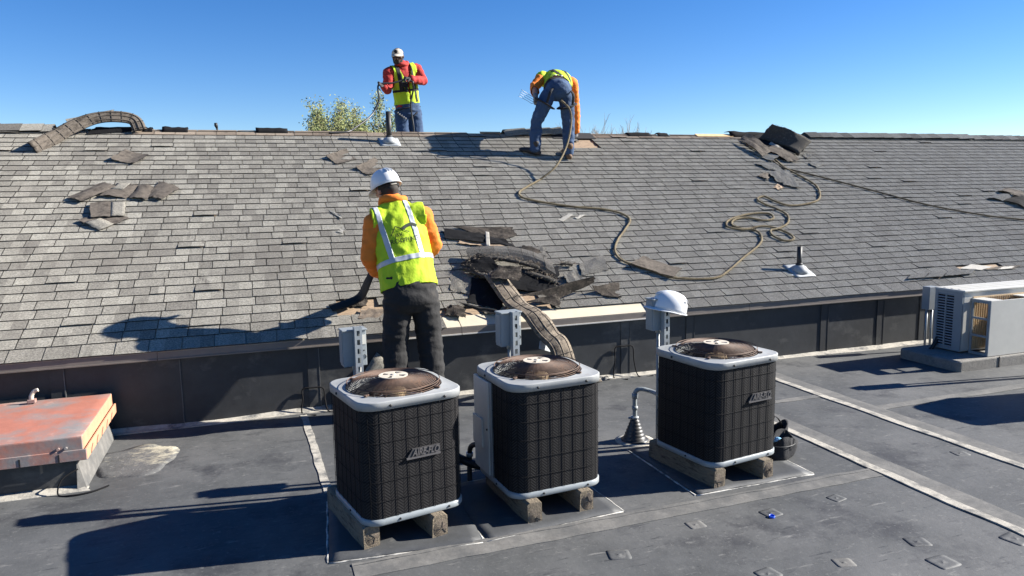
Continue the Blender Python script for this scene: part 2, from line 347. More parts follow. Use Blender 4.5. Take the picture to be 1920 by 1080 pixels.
# dusty fillet at the foot of the wall
mb = MB(); rings = []
for i in range(141):
    X = -7+i*0.17; n1 = mnoise.noise(Vector((X*1.3, 0, 0))); n2 = mnoise.noise(Vector((X*0.9, 4, 0)))
    hgt = 0.028+0.02*n1; dep = 0.07+0.05*n2
    rings.append([Vector((X, WY-0.001, -0.01)), Vector((X, WY-0.001, hgt)), Vector((X, WY-dep*0.5, hgt*0.35)), Vector((X, WY-dep, 0.006)), Vector((X, WY-dep, -0.01))])
mb.ring_loft(rings, 0, False); mb.build('wall_fillet', 'dust', flat_roof)
# fastener plates showing through the sheet
plate_px = [(1304, 984), (1568, 934), (1445, 962), (1160, 1040), (1720, 1016), (1582, 1055), (1768, 1054), (1800, 850), (1905, 1010), (1440, 1076)]
for i, (x, y) in enumerate(plate_px):
    c = G(x, y); T = Matrix.Rotation(random.uniform(-0.3, 0.5), 3, 'Z'); s_ = random.uniform(0.024, 0.036)
    mb = MB(); rings = []
    for q, z in ((1.9, -0.006), (1.9, 0.0004), (1.3, 0.0010), (1.0, 0.0018), (0.8, 0.0012), (0.2, 0.001), (0.12, 0.003)):
        rings.append([c + (T @ Vector((a*q, b*q, 0))) + Vector((0, 0, z)) for a, b in rrect(s_, s_*0.85, s_*0.3, 4)])
    mb.ring_loft(rings, 0, True); mb.build('fastener_plate', 'membrane' if i % 5 else 'dustfaint', flat_roof)
# pale caulk stain by the roof hatch
mb = MB(); ctr = G(255, 862); n = 40
ring0 = [ctr+Vector((0, 0, -0.004))]*n
def blob_ring(k, z):
    out = []
    for i in range(n):
        a = 2*PI*i/n; r_ = k*(1+0.30*mnoise.noise(Vector((math.cos(a)*1.7, math.sin(a)*1.7, 3))))
        out.append(Vector((ctr.x+0.26*r_*math.cos(a), ctr.y+0.30*r_*math.sin(a), z)))
    return out
mb.ring_loft([blob_ring(1.0, -0.01), blob_ring(1.0, 0.0005), blob_ring(0.8, 0.003), blob_ring(0.3, 0.004)], 0, True)
mb.build('caulk_smear', mat('caulk_smear', (0.078, 0.078, 0.078), 0.9, vary=0.3, vscale=4, bump=0.4, bscale=40, coords='World', spots=[((0.36, 0.33, 0.25), 2.6, 0.50, 0.62, (1, 1.6, 1)), ((0.09, 0.09, 0.088), 9, 0.50, 0.60), ((0.20, 0.195, 0.18), 30, 0.58, 0.68)]), flat_roof)

# ---------------------------------------------------------------- low wall under the eave
wall = thing('curb_wall', 'low black membrane-covered wall under the eave of the shingled slope', 'wall', (0, WY, 0))
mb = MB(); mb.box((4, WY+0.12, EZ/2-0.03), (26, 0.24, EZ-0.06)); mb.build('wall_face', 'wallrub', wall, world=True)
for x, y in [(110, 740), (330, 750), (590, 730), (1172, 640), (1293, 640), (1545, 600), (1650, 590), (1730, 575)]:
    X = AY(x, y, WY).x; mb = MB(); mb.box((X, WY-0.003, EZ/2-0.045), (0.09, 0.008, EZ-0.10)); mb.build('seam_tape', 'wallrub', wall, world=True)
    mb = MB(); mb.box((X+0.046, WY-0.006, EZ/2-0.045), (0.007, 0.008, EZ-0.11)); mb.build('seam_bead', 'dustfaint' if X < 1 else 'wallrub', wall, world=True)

# ---------------------------------------------------------------- pitched roof
roof = thing('shingle_roof', 'long grey asphalt shingle roof slope rising from the low black wall', 'roof', (0, 0, 0))
U0, U1 = -6.5, 17.5
TW = 0.228                                        # tab width
def slab(u0, u1, v0, v1, w0, w1):
    return [RF(u0, v0, w0), RF(u1, v0, w0), RF(u1, v1, w0), RF(u0, v1, w0), RF(u0, v0, w1), RF(u1, v0, w1), RF(u1, v1, w1), RF(u0, v1, w1)]
mb = MB(); mb.hexa(slab(U0, U1, 0.03, SLOPE-0.004, -0.09, -0.016)); mb.build('deck', 'wood', roof, world=True)
# back slope
def RB(u, v, w_=0.0):
    P = RF(u, v, w_); return Vector((P.x, 2*RY-P.y, P.z))
mb = MB(); q = [RB(U0, 0, -0.09), RB(U1, 0, -0.09), RB(U1, SLOPE, -0.09), RB(U0, SLOPE, -0.09), RB(U0, 0, -0.016), RB(U1, 0, -0.016), RB(U1, SLOPE-.004, -0.016), RB(U0, SLOPE-.004, -0.016)]
mb.hexa([q[3], q[2], q[1], q[0], q[7], q[6], q[5], q[4]]); mb.build('back_deck', 'wood', roof, world=True)
mb = MB()
for X in (U0+0.15, U1-0.15):
    mb.add([(X, EY+0.1, -3.6), (X, 2*RY-EY-0.1, -3.6), (X, 2*RY-EY-0.1, EZ-0.1), (X, RY, RZ-0.12), (X, EY+0.1, EZ-0.1)], [(0, 1, 2, 3, 4)])
mb.add([(U0+.15, 2*RY-EY-0.1, -3.6), (U1-.15, 2*RY-EY-0.1, -3.6), (U1-.15, 2*RY-EY-0.1, EZ-0.1), (U0+.15, 2*RY-EY-0.1, EZ-0.1)], [(0, 1, 2, 3)])
mb.build('rear_wall', 'fascia', roof, world=True)

uA, uB = RUV(835, 606)[0], RUV(1213, 573)[0]      # where the eave course is torn away
def fas(u0, u1):
    yf = EY-0.016
    mb = MB(); mb.box(((u0+u1)/2, yf, EZ-0.045), (u1-u0, 0.012, 0.058)); mb.build('fascia', 'fascia', roof, world=True)
    mb = MB(); mb.box(((u0+u1)/2, yf-0.006, EZ-0.078), (u1-u0-0.004, 0.016, 0.010)); mb.build('drip_lip', 'lip' if (u0 > 0.6 and u1 < 3.6) else 'fascia', roof, world=True)
    mb = MB(); mb.hexa(slab(u0+0.002, u1-0.002, -0.030, 0.14, -0.0155, -0.010)); mb.build('drip_flange', 'cream', roof, world=True)
edges = [U0, -3.6, -0.72, uA-0.35, uA+0.13, uB+0.02, uB+1.1, 7.2, 10.2, 13.2, U1]
for a, b in zip(edges[:-1], edges[1:]): fas(a, b-0.003)

gone = [(640, 556, 722, 588), (826, 572, 905, 606), (925, 520, 1030, 575), (1788, 494, 1872, 504), (1705, 512, 1722, 522), (1745, 512, 1760, 520), (1775, 510, 1790, 520), (1060, 262, 1118, 275)]
def is_gone(x, y): return any(a <= x <= c and b <= y <= d for a, b, c, d in gone)
palette = [0.0, 0.12, 0.28, 0.4, 0.5, 0.62, 0.78, 1.0]
def tab_geo(mb, u0, u1, v0, v1, lift, t0, t1, split, F=RF, flip=False, mi=0):
    w0 = 0.0060+lift; w1 = -0.003; th = 0.0062; us = u0+(u1-u0)*split
    P = [F(u0, v0, w0), F(us, v0, w0+lift*0.3), F(u1, v0, w0), F(u0, v1, w1), F(us, v1, w1), F(u1, v1, w1),
         F(u0, v0, w0-th), F(us, v0, w0-th+lift*0.3), F(u1, v0, w0-th), F(u0, v1, w1-th), F(u1, v1, w1-th)]
    fs = [(0, 1, 4, 3), (1, 2, 5, 4), (6, 7, 1, 0), (7, 8, 2, 1), (9, 6, 0, 3), (8, 10, 5, 2)]
    if flip: fs = [f[::-1] for f in fs]
    mb.add(P, fs, [mi, mi, 2, 2, 2, 2], False, [t0, t1, .5, .5, .5, .5])
tabs = []
rng = random.Random(3); acc_off = 0.0
for r_ in range(36):
    v0 = r_*EXP-(0.036 if r_ == 0 else 0); v1 = min(r_*EXP+EXP+0.02, SLOPE-0.002)
    acc_off = (acc_off+rng.uniform(0.34, 0.62)) % 1.0; off = acc_off*TW
    u = U0-off
    while u < U1-TW:
        wdt = TW*(0.5 if rng.random() < 0.035 else 1.0)
        c = RF(u+wdt/2, v0+EXP/2); x, y = PX(c); amp = 0.62 if c.x < 0.8 else max(0.34, 0.62-(c.x-0.8)*0.10)
        cm = 0.54 if c.x < 0.8 else min(0.66, 0.54+(c.x-0.8)*0.03)
        t0 = cm+(rng.choice(palette)-0.46)*amp; t1 = cm+(rng.choice(palette)-0.46)*amp
        k = dict(u0=u+0.0035, u1=u+wdt-0.0035, v0=v0+rng.uniform(-0.003, 0.003), v1=v1, lift=(rng.uniform(0.004, 0.014) if rng.random() < 0.035 else rng.uniform(0, 0.0025)), t0=t0, t1=t1, split=rng.uniform(0.42, 0.58), x=x, y=y)
        u += wdt
        if (r_ == 0 and uA-0.06 < c.x < uB) or is_gone(x, y): continue
        if r_ >= 34 and -1.15 < c.x < 7.4: k['brown'] = True; k['t0'] = rng.choice(palette); k['t1'] = k['t0']
        if r_ == 35 and rng.random() < 0.25 and -1.1 < c.x < 7.3: continue
        P = [PX(RF(a, b)) for a, b in ((k['u0'], v0), (k['u1'], v0), (k['u1'], v0+EXP), (k['u0'], v0+EXP))]
        k['area'] = 0.5*abs(sum(P[i][0]*P[(i+1) % 4][1]-P[(i+1) % 4][0]*P[i][1] for i in range(4)))
        k['inv'] = 0 < x < 1920 and 0 < y < 1080
        tabs.append(k)
single = sorted([k for k in tabs if k['inv'] and not k.get('brown')], key=lambda k: -k['area'])[:300]
sid = set(id(k) for k in single)
field = MB()
for k in tabs:
    if id(k) not in sid: tab_geo(field, k['u0'], k['u1'], k['v0'], k['v1'], k['lift'], k['t0'], k['t1'], k['split'], mi=1 if k.get('brown') else 0)
tag(field.build('shingle_courses', ['shingle', 'shbrown', 'shedge'], roof, world=True, tone=True), kind='stuff')
cache = {}
IDF = lambda u, v, w_: Vector((u, v, w_))
RM = Matrix.Rotation(ANG, 4, 'X')
for k in single:
    key = (round(k['t0'], 1), round(k['t1'], 1), round(k['u1']-k['u0'], 2), round(k['lift'], 3), round(k['v1']-k['v0'], 2))
    if key not in cache:
        m_ = MB(); tab_geo(m_, 0, k['u1']-k['u0'], 0, k['v1']-k['v0'], k['lift'], k['t0'], k['t1'], 0.5+0.06*math.sin(len(cache)), F=IDF)
        cache[key] = m_.mesh('shingle', ['shingle', 'shbrown', 'shedge'], True)
    o = bpy.data.objects.new('shingle', cache[key]); link(o, roof)
    o.matrix_local = Matrix.Translation(RF(k['u0'], k['v0'])) @ RM @ Matrix.Rotation(rng.uniform(-0.006, 0.006), 4, 'Z')
back = MB()
for r_ in range(35):
    v0 = r_*EXP; u = U0-0.5*(r_ % 2)*TW
    while u < U1-TW*3:
        t = rng.choice(palette); tab_geo(back, u, u+TW*2-0.006, v0, v0+EXP+0.02, 0, t, rng.choice(palette), 0.5, F=RB, flip=True); u += TW*2
tag(back.build('rear_shingle_courses', ['shingle', 'shbrown', 'shedge'], roof, world=True, tone=True), kind='stuff')
# ridge caps still in place, raised on a dark vent strip
def ridge_caps(u0, u1, lift, seed):
    mb = MB()
    for s_ in (1, -1):
        F = RF if s_ > 0 else RB
        q = [F(u0, SLOPE-0.13, -0.002), F(u1, SLOPE-0.13, -0.002), F(u1, SLOPE+0.0, -0.002), F(u0, SLOPE+0.0, -0.002), F(u0, SLOPE-0.13, lift), F(u1, SLOPE-0.13, lift), F(u1, SLOPE+0.012, lift), F(u0, SLOPE+0.012, lift)]
        mb.hexa(q if s_ > 0 else [q[3], q[2], q[1], q[0], q[7], q[6], q[5], q[4]])
    mb.build('ridge_vent', 'black', roof, world=True)
    u = u0; rr = random.Random(seed)
    while u < u1:
        l = 0.215; z = lift+0.006+rr.uniform(0, 0.008); t = rr.choice(palette); mb = MB()
        prof = [(RF, 0.17, z+rr.uniform(-0.006, 0.004)), (RF, 0.09, z+0.006), (RF, 0.0, z+0.006), (RB, 0.09, z+0.006), (RB, 0.17, z)]
        P = [[F(uu, SLOPE-d+(0.016 if d == 0 else 0), zz+dz) for F, d, zz in prof] for uu, dz in ((u, 0.0), (min(u+l+0.03, u1+0.02), 0.008))]
        mb.sheet(P, 0.007, 0, 1, 1, smooth=False, tone=lambda a, b: t); mb.build('ridge_cap', ['shingle', 'shedge'], roof, world=True, tone=True); u += l
ridge_caps(U0, RUV(98, 245)[0], 0.022, 1)
ridge_caps(RUV(1508, 255)[0], RUV(1812, 258)[0], 0.03, 2)
ridge_caps(RUV(1815, 258)[0], U1-0.3, 0.012, 5)
# torn felt along the bared ridge, loose ends standing up
for i, (x0, x1, hh) in enumerate([(268, 285, 0.03), (303, 352, 0.04), (480, 540, 0.05), (1360, 1440, 0.09), (1172, 1215, 0.02), (1228, 1248, 0.02)]):
    a, b = RUV(x0, 250)[0], RUV(x1, 250)[0]; P = []
    for j in range(9):
        t = j/8; u = a+(b-a)*t; n1 = 0.5+0.7*mnoise.noise(Vector((t*3, i*5.1, 0)))
        P.append([RF(u, SLOPE-0.10, 0.006), RF(u, SLOPE+0.0, 0.012+hh*n1*0.8), RB(u, SLOPE-0.06, 0.02+hh*n1)])
    mb = MB(); mb.sheet(P, 0.005, 0, 0, 0); mb.build('torn_felt', 'felt', roof, world=True)
# bare sheathing at the ridge
mb = MB(); mb.hexa(slab(RUV(1310, 258)[0], RUV(1382, 262)[0], SLOPE-0.10, SLOPE-0.002, -0.002, 0.011)); mb.build('bare_board', mat('fresh_board', (0.55, 0.38, 0.20), 0.9, vary=0.2, vscale=10, coords='World'), roof, world=True)
mb = MB(); mb.hexa(slab(RUV(905, 256)[0], RUV(945, 258)[0], SLOPE-0.05, SLOPE-0.002, -0.002, 0.011)); mb.build('bare_board', mat('fresh_board_b', (0.50, 0.30, 0.15), 0.9, vary=0.2, vscale=10, coords='World'), roof, world=True)
# black slab as painted shade of the slot where worker has lifted the cap
mb = MB(); mb.hexa(slab(RUV(1040, 262)[0], RUV(1118, 262)[0], SLOPE-0.22, SLOPE-0.01, -0.004, 0.0095)); mb.build('vent_slot_shade', 'dark', roof, world=True)
# raised caps near the bending worker
for i, (x0, x1) in enumerate([(948, 985), (985, 1032), (1032, 1052)]):
    u0, u1 = RUV(x0, 256)[0], RUV(x1, 256)[0]; z = 0.02+0.012*i
    P = [[RF(u, SLOPE-0.16, z+dz-0.01), RF(u, SLOPE-0.08, z+dz+0.012), RF(u, SLOPE+0.01, z+dz+0.02), RB(u, SLOPE-0.09, z+dz+0.01)] for u, dz in ((u0, 0), (u1+0.03, 0.03))]
    mb = MB(); mb.sheet(P, 0.007, 0, 1, 1, smooth=False); mb.build('loose_ridge_cap', ['shingle', 'shedge'], roof, world=True, tone=True)

# ================================================================ THINGS ON THE FLAT ROOF
SLEEP = 0.118
A_U, CR, SH = 0.272, 0.085, 0.628                  # half width, corner radius, height of a condenser
def perim(a, r, n=7): return rrect(a, a, r, n)
def ring_at(a, r, z, n=7): return [Vector((x, y, z)) for x, y in perim(a, r, n)]
def louver_mat():
    m = bpy.data.materials.new('louvered_coil_guard'); m.use_nodes = True; n = m.node_tree.nodes; L = m.node_tree.links; b = n['Principled BSDF']
    at = n.new('ShaderNodeAttribute'); at.attribute_name = 'coil'; sp = n.new('ShaderNodeSeparateXYZ'); L.new(at.outputs['Vector'], sp.inputs[0])
    def mth(op, a, c=None, d=None):
        x = n.new('ShaderNodeMath'); x.operation = op
        for i, q in enumerate((a, c, d)):
            if q is None: continue
            if isinstance(q, (int, float)): x.inputs[i].default_value = q
            else: L.new(q, x.inputs[i])
        return x.outputs[0]
    s_, z = sp.outputs[0], sp.outputs[2]
    band = mth('PINGPONG', mth('MULTIPLY', s_, 1.0), 0.034)                       # zig-zag columns
    ph = mth('ADD', mth('MULTIPLY', z, 62.0), mth('MULTIPLY', band, 55.0))
    fr = mth('FRACT', ph)
    slat = mth('GREATER_THAN', fr, 0.55)
    colm = mth('GREATER_THAN', mth('FRACT', mth('MULTIPLY', s_, 1/0.034)), 0.12)
    f = mth('MULTIPLY', slat, colm)
    mx = n.new('ShaderNodeMix'); mx.data_type = 'RGBA'; L.new(f, mx.inputs[0]); mx.inputs[6].default_value = (0.005, 0.005, 0.006, 1); mx.inputs[7].default_value = (0.024, 0.0225, 0.0225, 1)
    L.new(mx.outputs[2], b.inputs['Base Color']); b.inputs['Roughness'].default_value = 0.7; b.inputs['Specular IOR Level'].default_value = 0.2
    bp = n.new('ShaderNodeBump'); bp.inputs['Strength'].default_value = 0.8; bp.inputs['Distance'].default_value = 0.006; L.new(f, bp.inputs['Height']); L.new(bp.outputs[0], b.inputs['Normal'])
    return m
M['louver'] = louver_mat()
def condenser(label, cx, cy, rz, badge, panel):
    t = thing('air_conditioner', label, 'condenser unit', (cx, cy, SLEEP), rz, 'condenser units standing on timbers')
    a = A_U
    mb = MB(); mb.ring_loft([ring_at(a+0.004, CR+0.004, 0), ring_at(a+0.007, CR+0.007, 0.004), ring_at(a+0.007, CR+0.007, 0.030), ring_at(a-0.003, CR, 0.034)], 0, True)
    base = mb.build('base_pan', 'grey_metal', t)
    for x, y in ((-0.1, -a-0.007), (0.17, -a-0.007), (-a-0.007, -0.05)):
        mb = MB(); mb.lathe([(0.006, -0.004), (0.006, 0.004), (0.003, 0.006)], 8, (x, y, 0.017), Matrix.Rotation(PI/2, 3, 'X') if y < -0.2 else Matrix.Rotation(-PI/2, 3, 'Y')); mb.build('screw', 'black', base)
    # coil guard with arc-length coordinates for the louvre relief
    P = perim(a, CR); n = len(P); zs = [0.034+i*(SH-0.05-0.034)/6 for i in range(7)]
    mb = MB(); mb.ring_loft([[Vector((x, y, z)) for x, y in P] for z in zs], 0, True, False); g = mb.build('coil_guard', 'louver', t)
    S = [0.0]
    for i in range(1, n): S.append(S[-1]+math.hypot(P[i][0]-P[i-1][0], P[i][1]-P[i-1][1]))
    tot = S[-1]+math.hypot(P[0][0]-P[-1][0], P[0][1]-P[-1][1])
    at = g.data.attributes.new('coil', 'FLOAT_VECTOR', 'CORNER')
    for pl in g.data.polygons:
        ks = [vi % n for vi in pl.vertices]; wrap = (0 in ks and n-1 in ks)
        for li, vi in zip(pl.loop_indices, pl.vertices):
            k = vi % n; at.data[li].vector = (tot if (wrap and k == 0) else S[k], 0, g.data.vertices[vi].co.z)
    # wire guard
    mb = MB(); Pw = perim(a+0.004, CR+0.004)
    for i in range(5):
        z = 0.034+(i+0.9)*(SH-0.09)/5.4; mb.tube([Vector((x, y, z)) for x, y in Pw], 0.0013, 4, closed=True)
    acc = 0.0; nxt = 0.02
    for i in range(n):
        q0, q1 = Pw[i], Pw[(i+1) % n]; l = math.hypot(q1[0]-q0[0], q1[1]-q0[1])
        while nxt < acc+l:
            f = (nxt-acc)/l; x, y = q0[0]+(q1[0]-q0[0])*f, q0[1]+(q1[1]-q0[1])*f
            mb.tube([(x, y, 0.033), (x, y, SH-0.05)], 0.0012, 4); nxt += 0.068
        acc += l
    mb.build('wire_guard', 'wire', t)
    # top cover with round opening
    RO = 0.242; n2 = 64; z = SH
    def sq(ang, a_, r_):
        c, s = math.cos(ang), math.sin(ang); m_ = max(abs(c), abs(s)); x, y = a_*c/m_, a_*s/m_
        k = a_-r_
        if abs(x) > k and abs(y) > k:
            # ray from the centre against the corner circle
            ox, oy = math.copysign(k, x), math.copysign(k, y); b_ = c*ox+s*oy; cc = ox*ox+oy*oy-r_*r_; tt = b_+math.sqrt(max(b_*b_-cc, 0)); x, y = c*tt, s*tt
        return x, y
    def loop(a_, r_, z_): return [Vector((*sq(2*PI*i/n2, a_, r_), z_)) for i in range(n2)]
    def circ(r_, z_): return [Vector((r_*math.cos(2*PI*i/n2), r_*math.sin(2*PI*i/n2), z_)) for i in range(n2)]
    mb = MB(); mb.ring_loft([loop(a+0.002, CR, z-0.042), loop(a+0.011, CR+0.01, z-0.042), loop(a+0.011, CR+0.01, z-0.006), loop(a+0.009, CR+0.007, z-0.001), loop(a+0.003, CR, z), loop(a+0.002, CR, z), circ(RO+0.012, z), circ(RO+0.010, z+0.001), circ(RO+0.003, z-0.006), circ(RO, z-0.03), circ(RO, z-0.20), circ(0.02, z-0.21)], 0, True, False)
    cov = mb.build('top_cover', 'cover', t)
    mb = MB(); mb.ring_loft([circ(RO-0.004, z-0.045), circ(RO-0.004, z-0.19), circ(0.02, z-0.195)], 0, True, False); mb.build('fan_well', 'dark', t)
    for x, y in ((-0.13, -a-0.012), (0.16, -a-0.012), (-a-0.012, 0.08)):
        mb = MB(); mb.lathe([(0.007, -0.003), (0.007, 0.004), (0.003, 0.006)], 8, (x, y, z-0.024), Matrix.Rotation(PI/2, 3, 'X') if y < -0.2 else Matrix.Rotation(-PI/2, 3, 'Y')); mb.build('screw', 'black', cov)
    # fan
    mb = MB(); mb.lathe([(0.062, z-0.17), (0.066, z-0.16), (0.066, z-0.035), (0.062, z-0.028), (0.012, z-0.026), (0.012, z+0.04)], 24, smooth=False); mb.build('fan_motor', 'tan', t)
    for k in range(3):
        a0 = 2*PI*k/3+0.5; Pg = []
        for i in range(6):
            r_ = 0.06+i*0.031; Pg.append([Vector((r_*math.cos(a0+q), r_*math.sin(a0+q), z-0.14+0.10*(q/0.9))) for q in (0, 0.3, 0.6, 0.9)])
        mb = MB(); mb.sheet(Pg, 0.002); mb.build('fan_blade', 'galv', t)
    # domed wire guard over the fan
    def gz(r_): return z+0.004+0.043*max(0.0, 1-(max(r_-0.03, 0)/(RO-0.028))**5.0)
    guard = MB(); NR = 24
    for i in range(NR):
        r_ = 0.068+i*(RO+0.002-0.068)/(NR-1); guard.tube([Vector((r_*math.cos(2*PI*k/44), r_*math.sin(2*PI*k/44), gz(r_))) for k in range(44)], 0.0020, 4, closed=True)
    guard.tube([Vector((RO*math.cos(2*PI*k/44), RO*math.sin(2*PI*k/44), z+0.026)) for k in range(44)], 0.0024, 4, closed=True)
    gd = guard.build('fan_guard', 'rust', t)
    for k in range(8):
        an = 2*PI*k/8+0.25; mb = MB(); mb.tube([Vector((r_*math.cos(an), r_*math.sin(an), gz(r_)-0.004)) for r_ in (0.05, 0.1, 0.14, 0.17, 0.195, 0.21, 0.222, RO+0.002)]+[Vector(((RO+0.012)*math.cos(an), (RO+0.012)*math.sin(an), z+0.002))], 0.0030, 5); mb.build('guard_spoke', 'rust', gd)
    for k in range(4):
        an = 2*PI*k/4+0.65; mb = MB(); mb.box(((RO+0.016)*math.cos(an), (RO+0.016)*math.sin(an), z+0.007), (0.03, 0.014, 0.009), Matrix.Rotation(an, 3, 'Z')); mb.build('guard_clip', 'rust', gd, bevel=0.002)
    # hub plate with four slots
    mb = MB(); zt = gz(0.06)+0.004; nr, na = 7, 48; rr = [0.006+i*0.0118 for i in range(nr)]
    for i in range(nr-1):
        for k in range(na):
            am = (k+0.5)/na*4 % 1.0
            if 2 <= i <= 4 and abs(am-0.5) < 0.16: continue
            a0, a1 = 2*PI*k/na, 2*PI*(k+1)/na
            q = [(rr[i], a0), (rr[i+1], a0), (rr[i+1], a1), (rr[i], a1)]; dz = 0.004 if i > 4 else 0.0
            mb.hexa([Vector((r_*math.cos(an), r_*math.sin(an), zt-0.004)) for r_, an in q]+[Vector((r_*math.cos(an), r_*math.sin(an), zt)) for r_, an in q])
    mb.lathe([(0.014, zt-0.004), (0.014, zt+0.003), (0.006, zt+0.005)], 12); mb.build('hub_plate', 'hubplate', t)
    if badge:
        bx, bz = badge; bl = 0.185; y = -a-0.006
        mb = MB(); q = [(-bl/2, -0.022), (bl/2, -0.022), (bl/2, 0.026), (-bl/2+0.035, 0.026)]
        mb.hexa([Vector((bx+x_, y-0.004, bz+z_)) for x_, z_ in q[:1]+q[1:]] + [Vector((bx+x_, y+0.006, bz+z_)) for x_, z_ in q]); pl = mb.build('nameplate', 'nameplate', t)
        mb = MB(); mb.box((bx, y-0.006, bz-0.019), (bl, 0.006, 0.009)); mb.build('nameplate_bar', 'letters', pl)
        v, f = text_mesh('AIRE-FLO', 0.046, 0.003, 0.0011, 0.28); xs = [q_.x for q_ in v]; sc = 0.150/(max(xs)-min(xs))
        mb = MB(); mb.add([Vector((bx+0.012+q_.x*sc, y-0.0065-q_.z, bz+0.005+q_.y)) for q_ in v], f); mb.build('lettering', 'letters', pl)
    if panel:
        mb = MB(); mb.box((-a-0.006, 0.145, SH/2-0.01), (0.022, 0.22, SH-0.085)); pn = mb.build('service_panel', 'white_metal', t, bevel=0.004)
        mb = MB(); mb.box((-a-0.022, 0.18, 0.26), (0.014, 0.14, 0.17)); mb.build('valve_cover', 'white_metal', pn, bevel=0.003)
        mb = MB(); mb.lathe([(0.006, 0), (0.006, 0.005), (0.003, 0.006)], 8, (-a-0.018, 0.05, 0.30), Matrix.Rotation(-PI/2, 3, 'Y')); mb.build('screw', 'black', pn)
        mb = MB(); mb.box((-a-0.003, 0.018, SH/2-0.01), (0.014, 0.026, SH-0.085)); mb.build('corner_strip', 'grey_metal', pn, bevel=0.003)
    return t
U = [('black louvered condenser unit behind whose back the worker in orange sleeves stands', 0.655, 3.756, 0.197, (0.035, 0.335), False),
     ('black louvered condenser unit with a white service panel on its side', 1.470, 3.765, 0.075, None, True),
     ('black louvered condenser unit with conduit elbow entering its side and tool bag next to it', 2.662, 3.764, 0.150, (0.085, 0.385), False),
     ('black louvered condenser unit near the white boxy air conditioner on concrete slab', 6.42, 3.77, 0.10, (0.03, 0.36), False)]
units = [condenser(*u) for u in U]
# timbers under the units
tim_lab = ['weathered grey timber block under the condenser unit %s, its %s sleeper']
def timber(c, rz, L_, seed, label):
    w_, h_ = 0.088, SLEEP+0.004; rr = random.Random(seed); rings = []
    for i in range(8):
        y = L_*i/7; j = lambda: rr.uniform(-0.003, 0.003); k = 0.94 if i in (0, 7) else 1
        rings.append([Vector((-w_/2*k+j(), y, -0.003)), Vector((w_/2*k+j(), y, -0.003)), Vector((w_/2*k+j(), y+j(), h_-0.012*(2-k)+j())), Vector((w_/2*k-0.014+j(), y, h_-0.003)), Vector((-w_/2*k+0.012+j(), y, h_-0.003)), Vector((-w_/2*k+j(), y+j(), h_-0.014+j()))])
    mb = MB(); mb.ring_loft(rings, 0, False)
    t = thing('timber', label, 'timber', (c.x, c.y, 0.0), rz, 'timbers under the condenser units'); mb.build('sleeper', 'timber', t)
    # end grain: growth rings as fine raised arcs
    er = MB(); oc = Vector((rr.uniform(-0.02, 0.02), -0.0008, rr.uniform(0.035, 0.06)))
    for i in range(1, 8):
        r_ = 0.0065*i; pts = [oc+Vector((r_*math.cos(a_*PI/12), 0, r_*math.sin(a_*PI/12))) for a_ in range(24)]
        seg = []
        for p_ in pts+pts[:1]:
            if abs(p_.x) < w_/2-0.008 and 0.005 < p_.z < h_-0.016: seg.append(p_)
            else:
                if len(seg) > 2: er.tube(seg, 0.0011, 3)
                seg = []
        if len(seg) > 2: er.tube(seg, 0.0011, 3)
    er.build('growth_rings', 'bark', t)
    cr = MB()
    for i in range(3):
        a_ = rr.uniform(0, 2*PI); q = [oc+Vector((math.cos(a_)*s_, -0.0006, math.sin(a_)*s_)) for s_ in (0.004, 0.02, 0.033)]
        q = [p_ for p_ in q if abs(p_.x) < w_/2-0.006 and 0.004 < p_.z < h_-0.014]
        if len(q) > 1: cr.tube(q, 0.0018, 4)
    if cr.v: cr.build('check_crack', 'dark', t)
ends = [((697, 1008), 0, 'plain end under the unit whose back the worker stands behind, sleeper on the hatch side'), ((825, 987), 0, ''), ((1003, 962), 1, ''), ((1100, 940), 1, ''), ((1350, 897), 2, ''), ((1440, 880), 2, '')]
tl = ['weathered timber under the condenser nearest the red roof hatch, sleeper on the hatch side', 'weathered timber under the condenser nearest the red roof hatch, sleeper away from the hatch',
      'weathered timber under the condenser with white side panel, sleeper on the hatch side', 'weathered timber under the condenser with white side panel, sleeper away from the hatch',
      'weathered timber under the condenser beside the tool bag, sleeper on the conduit side', 'weathered timber under the condenser beside the tool bag, sleeper on the bag side']
for i, (q, ui, _) in enumerate(ends): timber(G(*q, 0.06), U[ui][3], 0.60, i, tl[i])
for i, dx in enumerate((-0.17, 0.17)): timber(Vector((6.42+dx, 3.46, 0)), 0.1, 0.6, 20+i, 'weathered timber under the condenser near the white boxy air conditioner, %s sleeper' % ('hatch-side' if dx < 0 else 'far-side'))
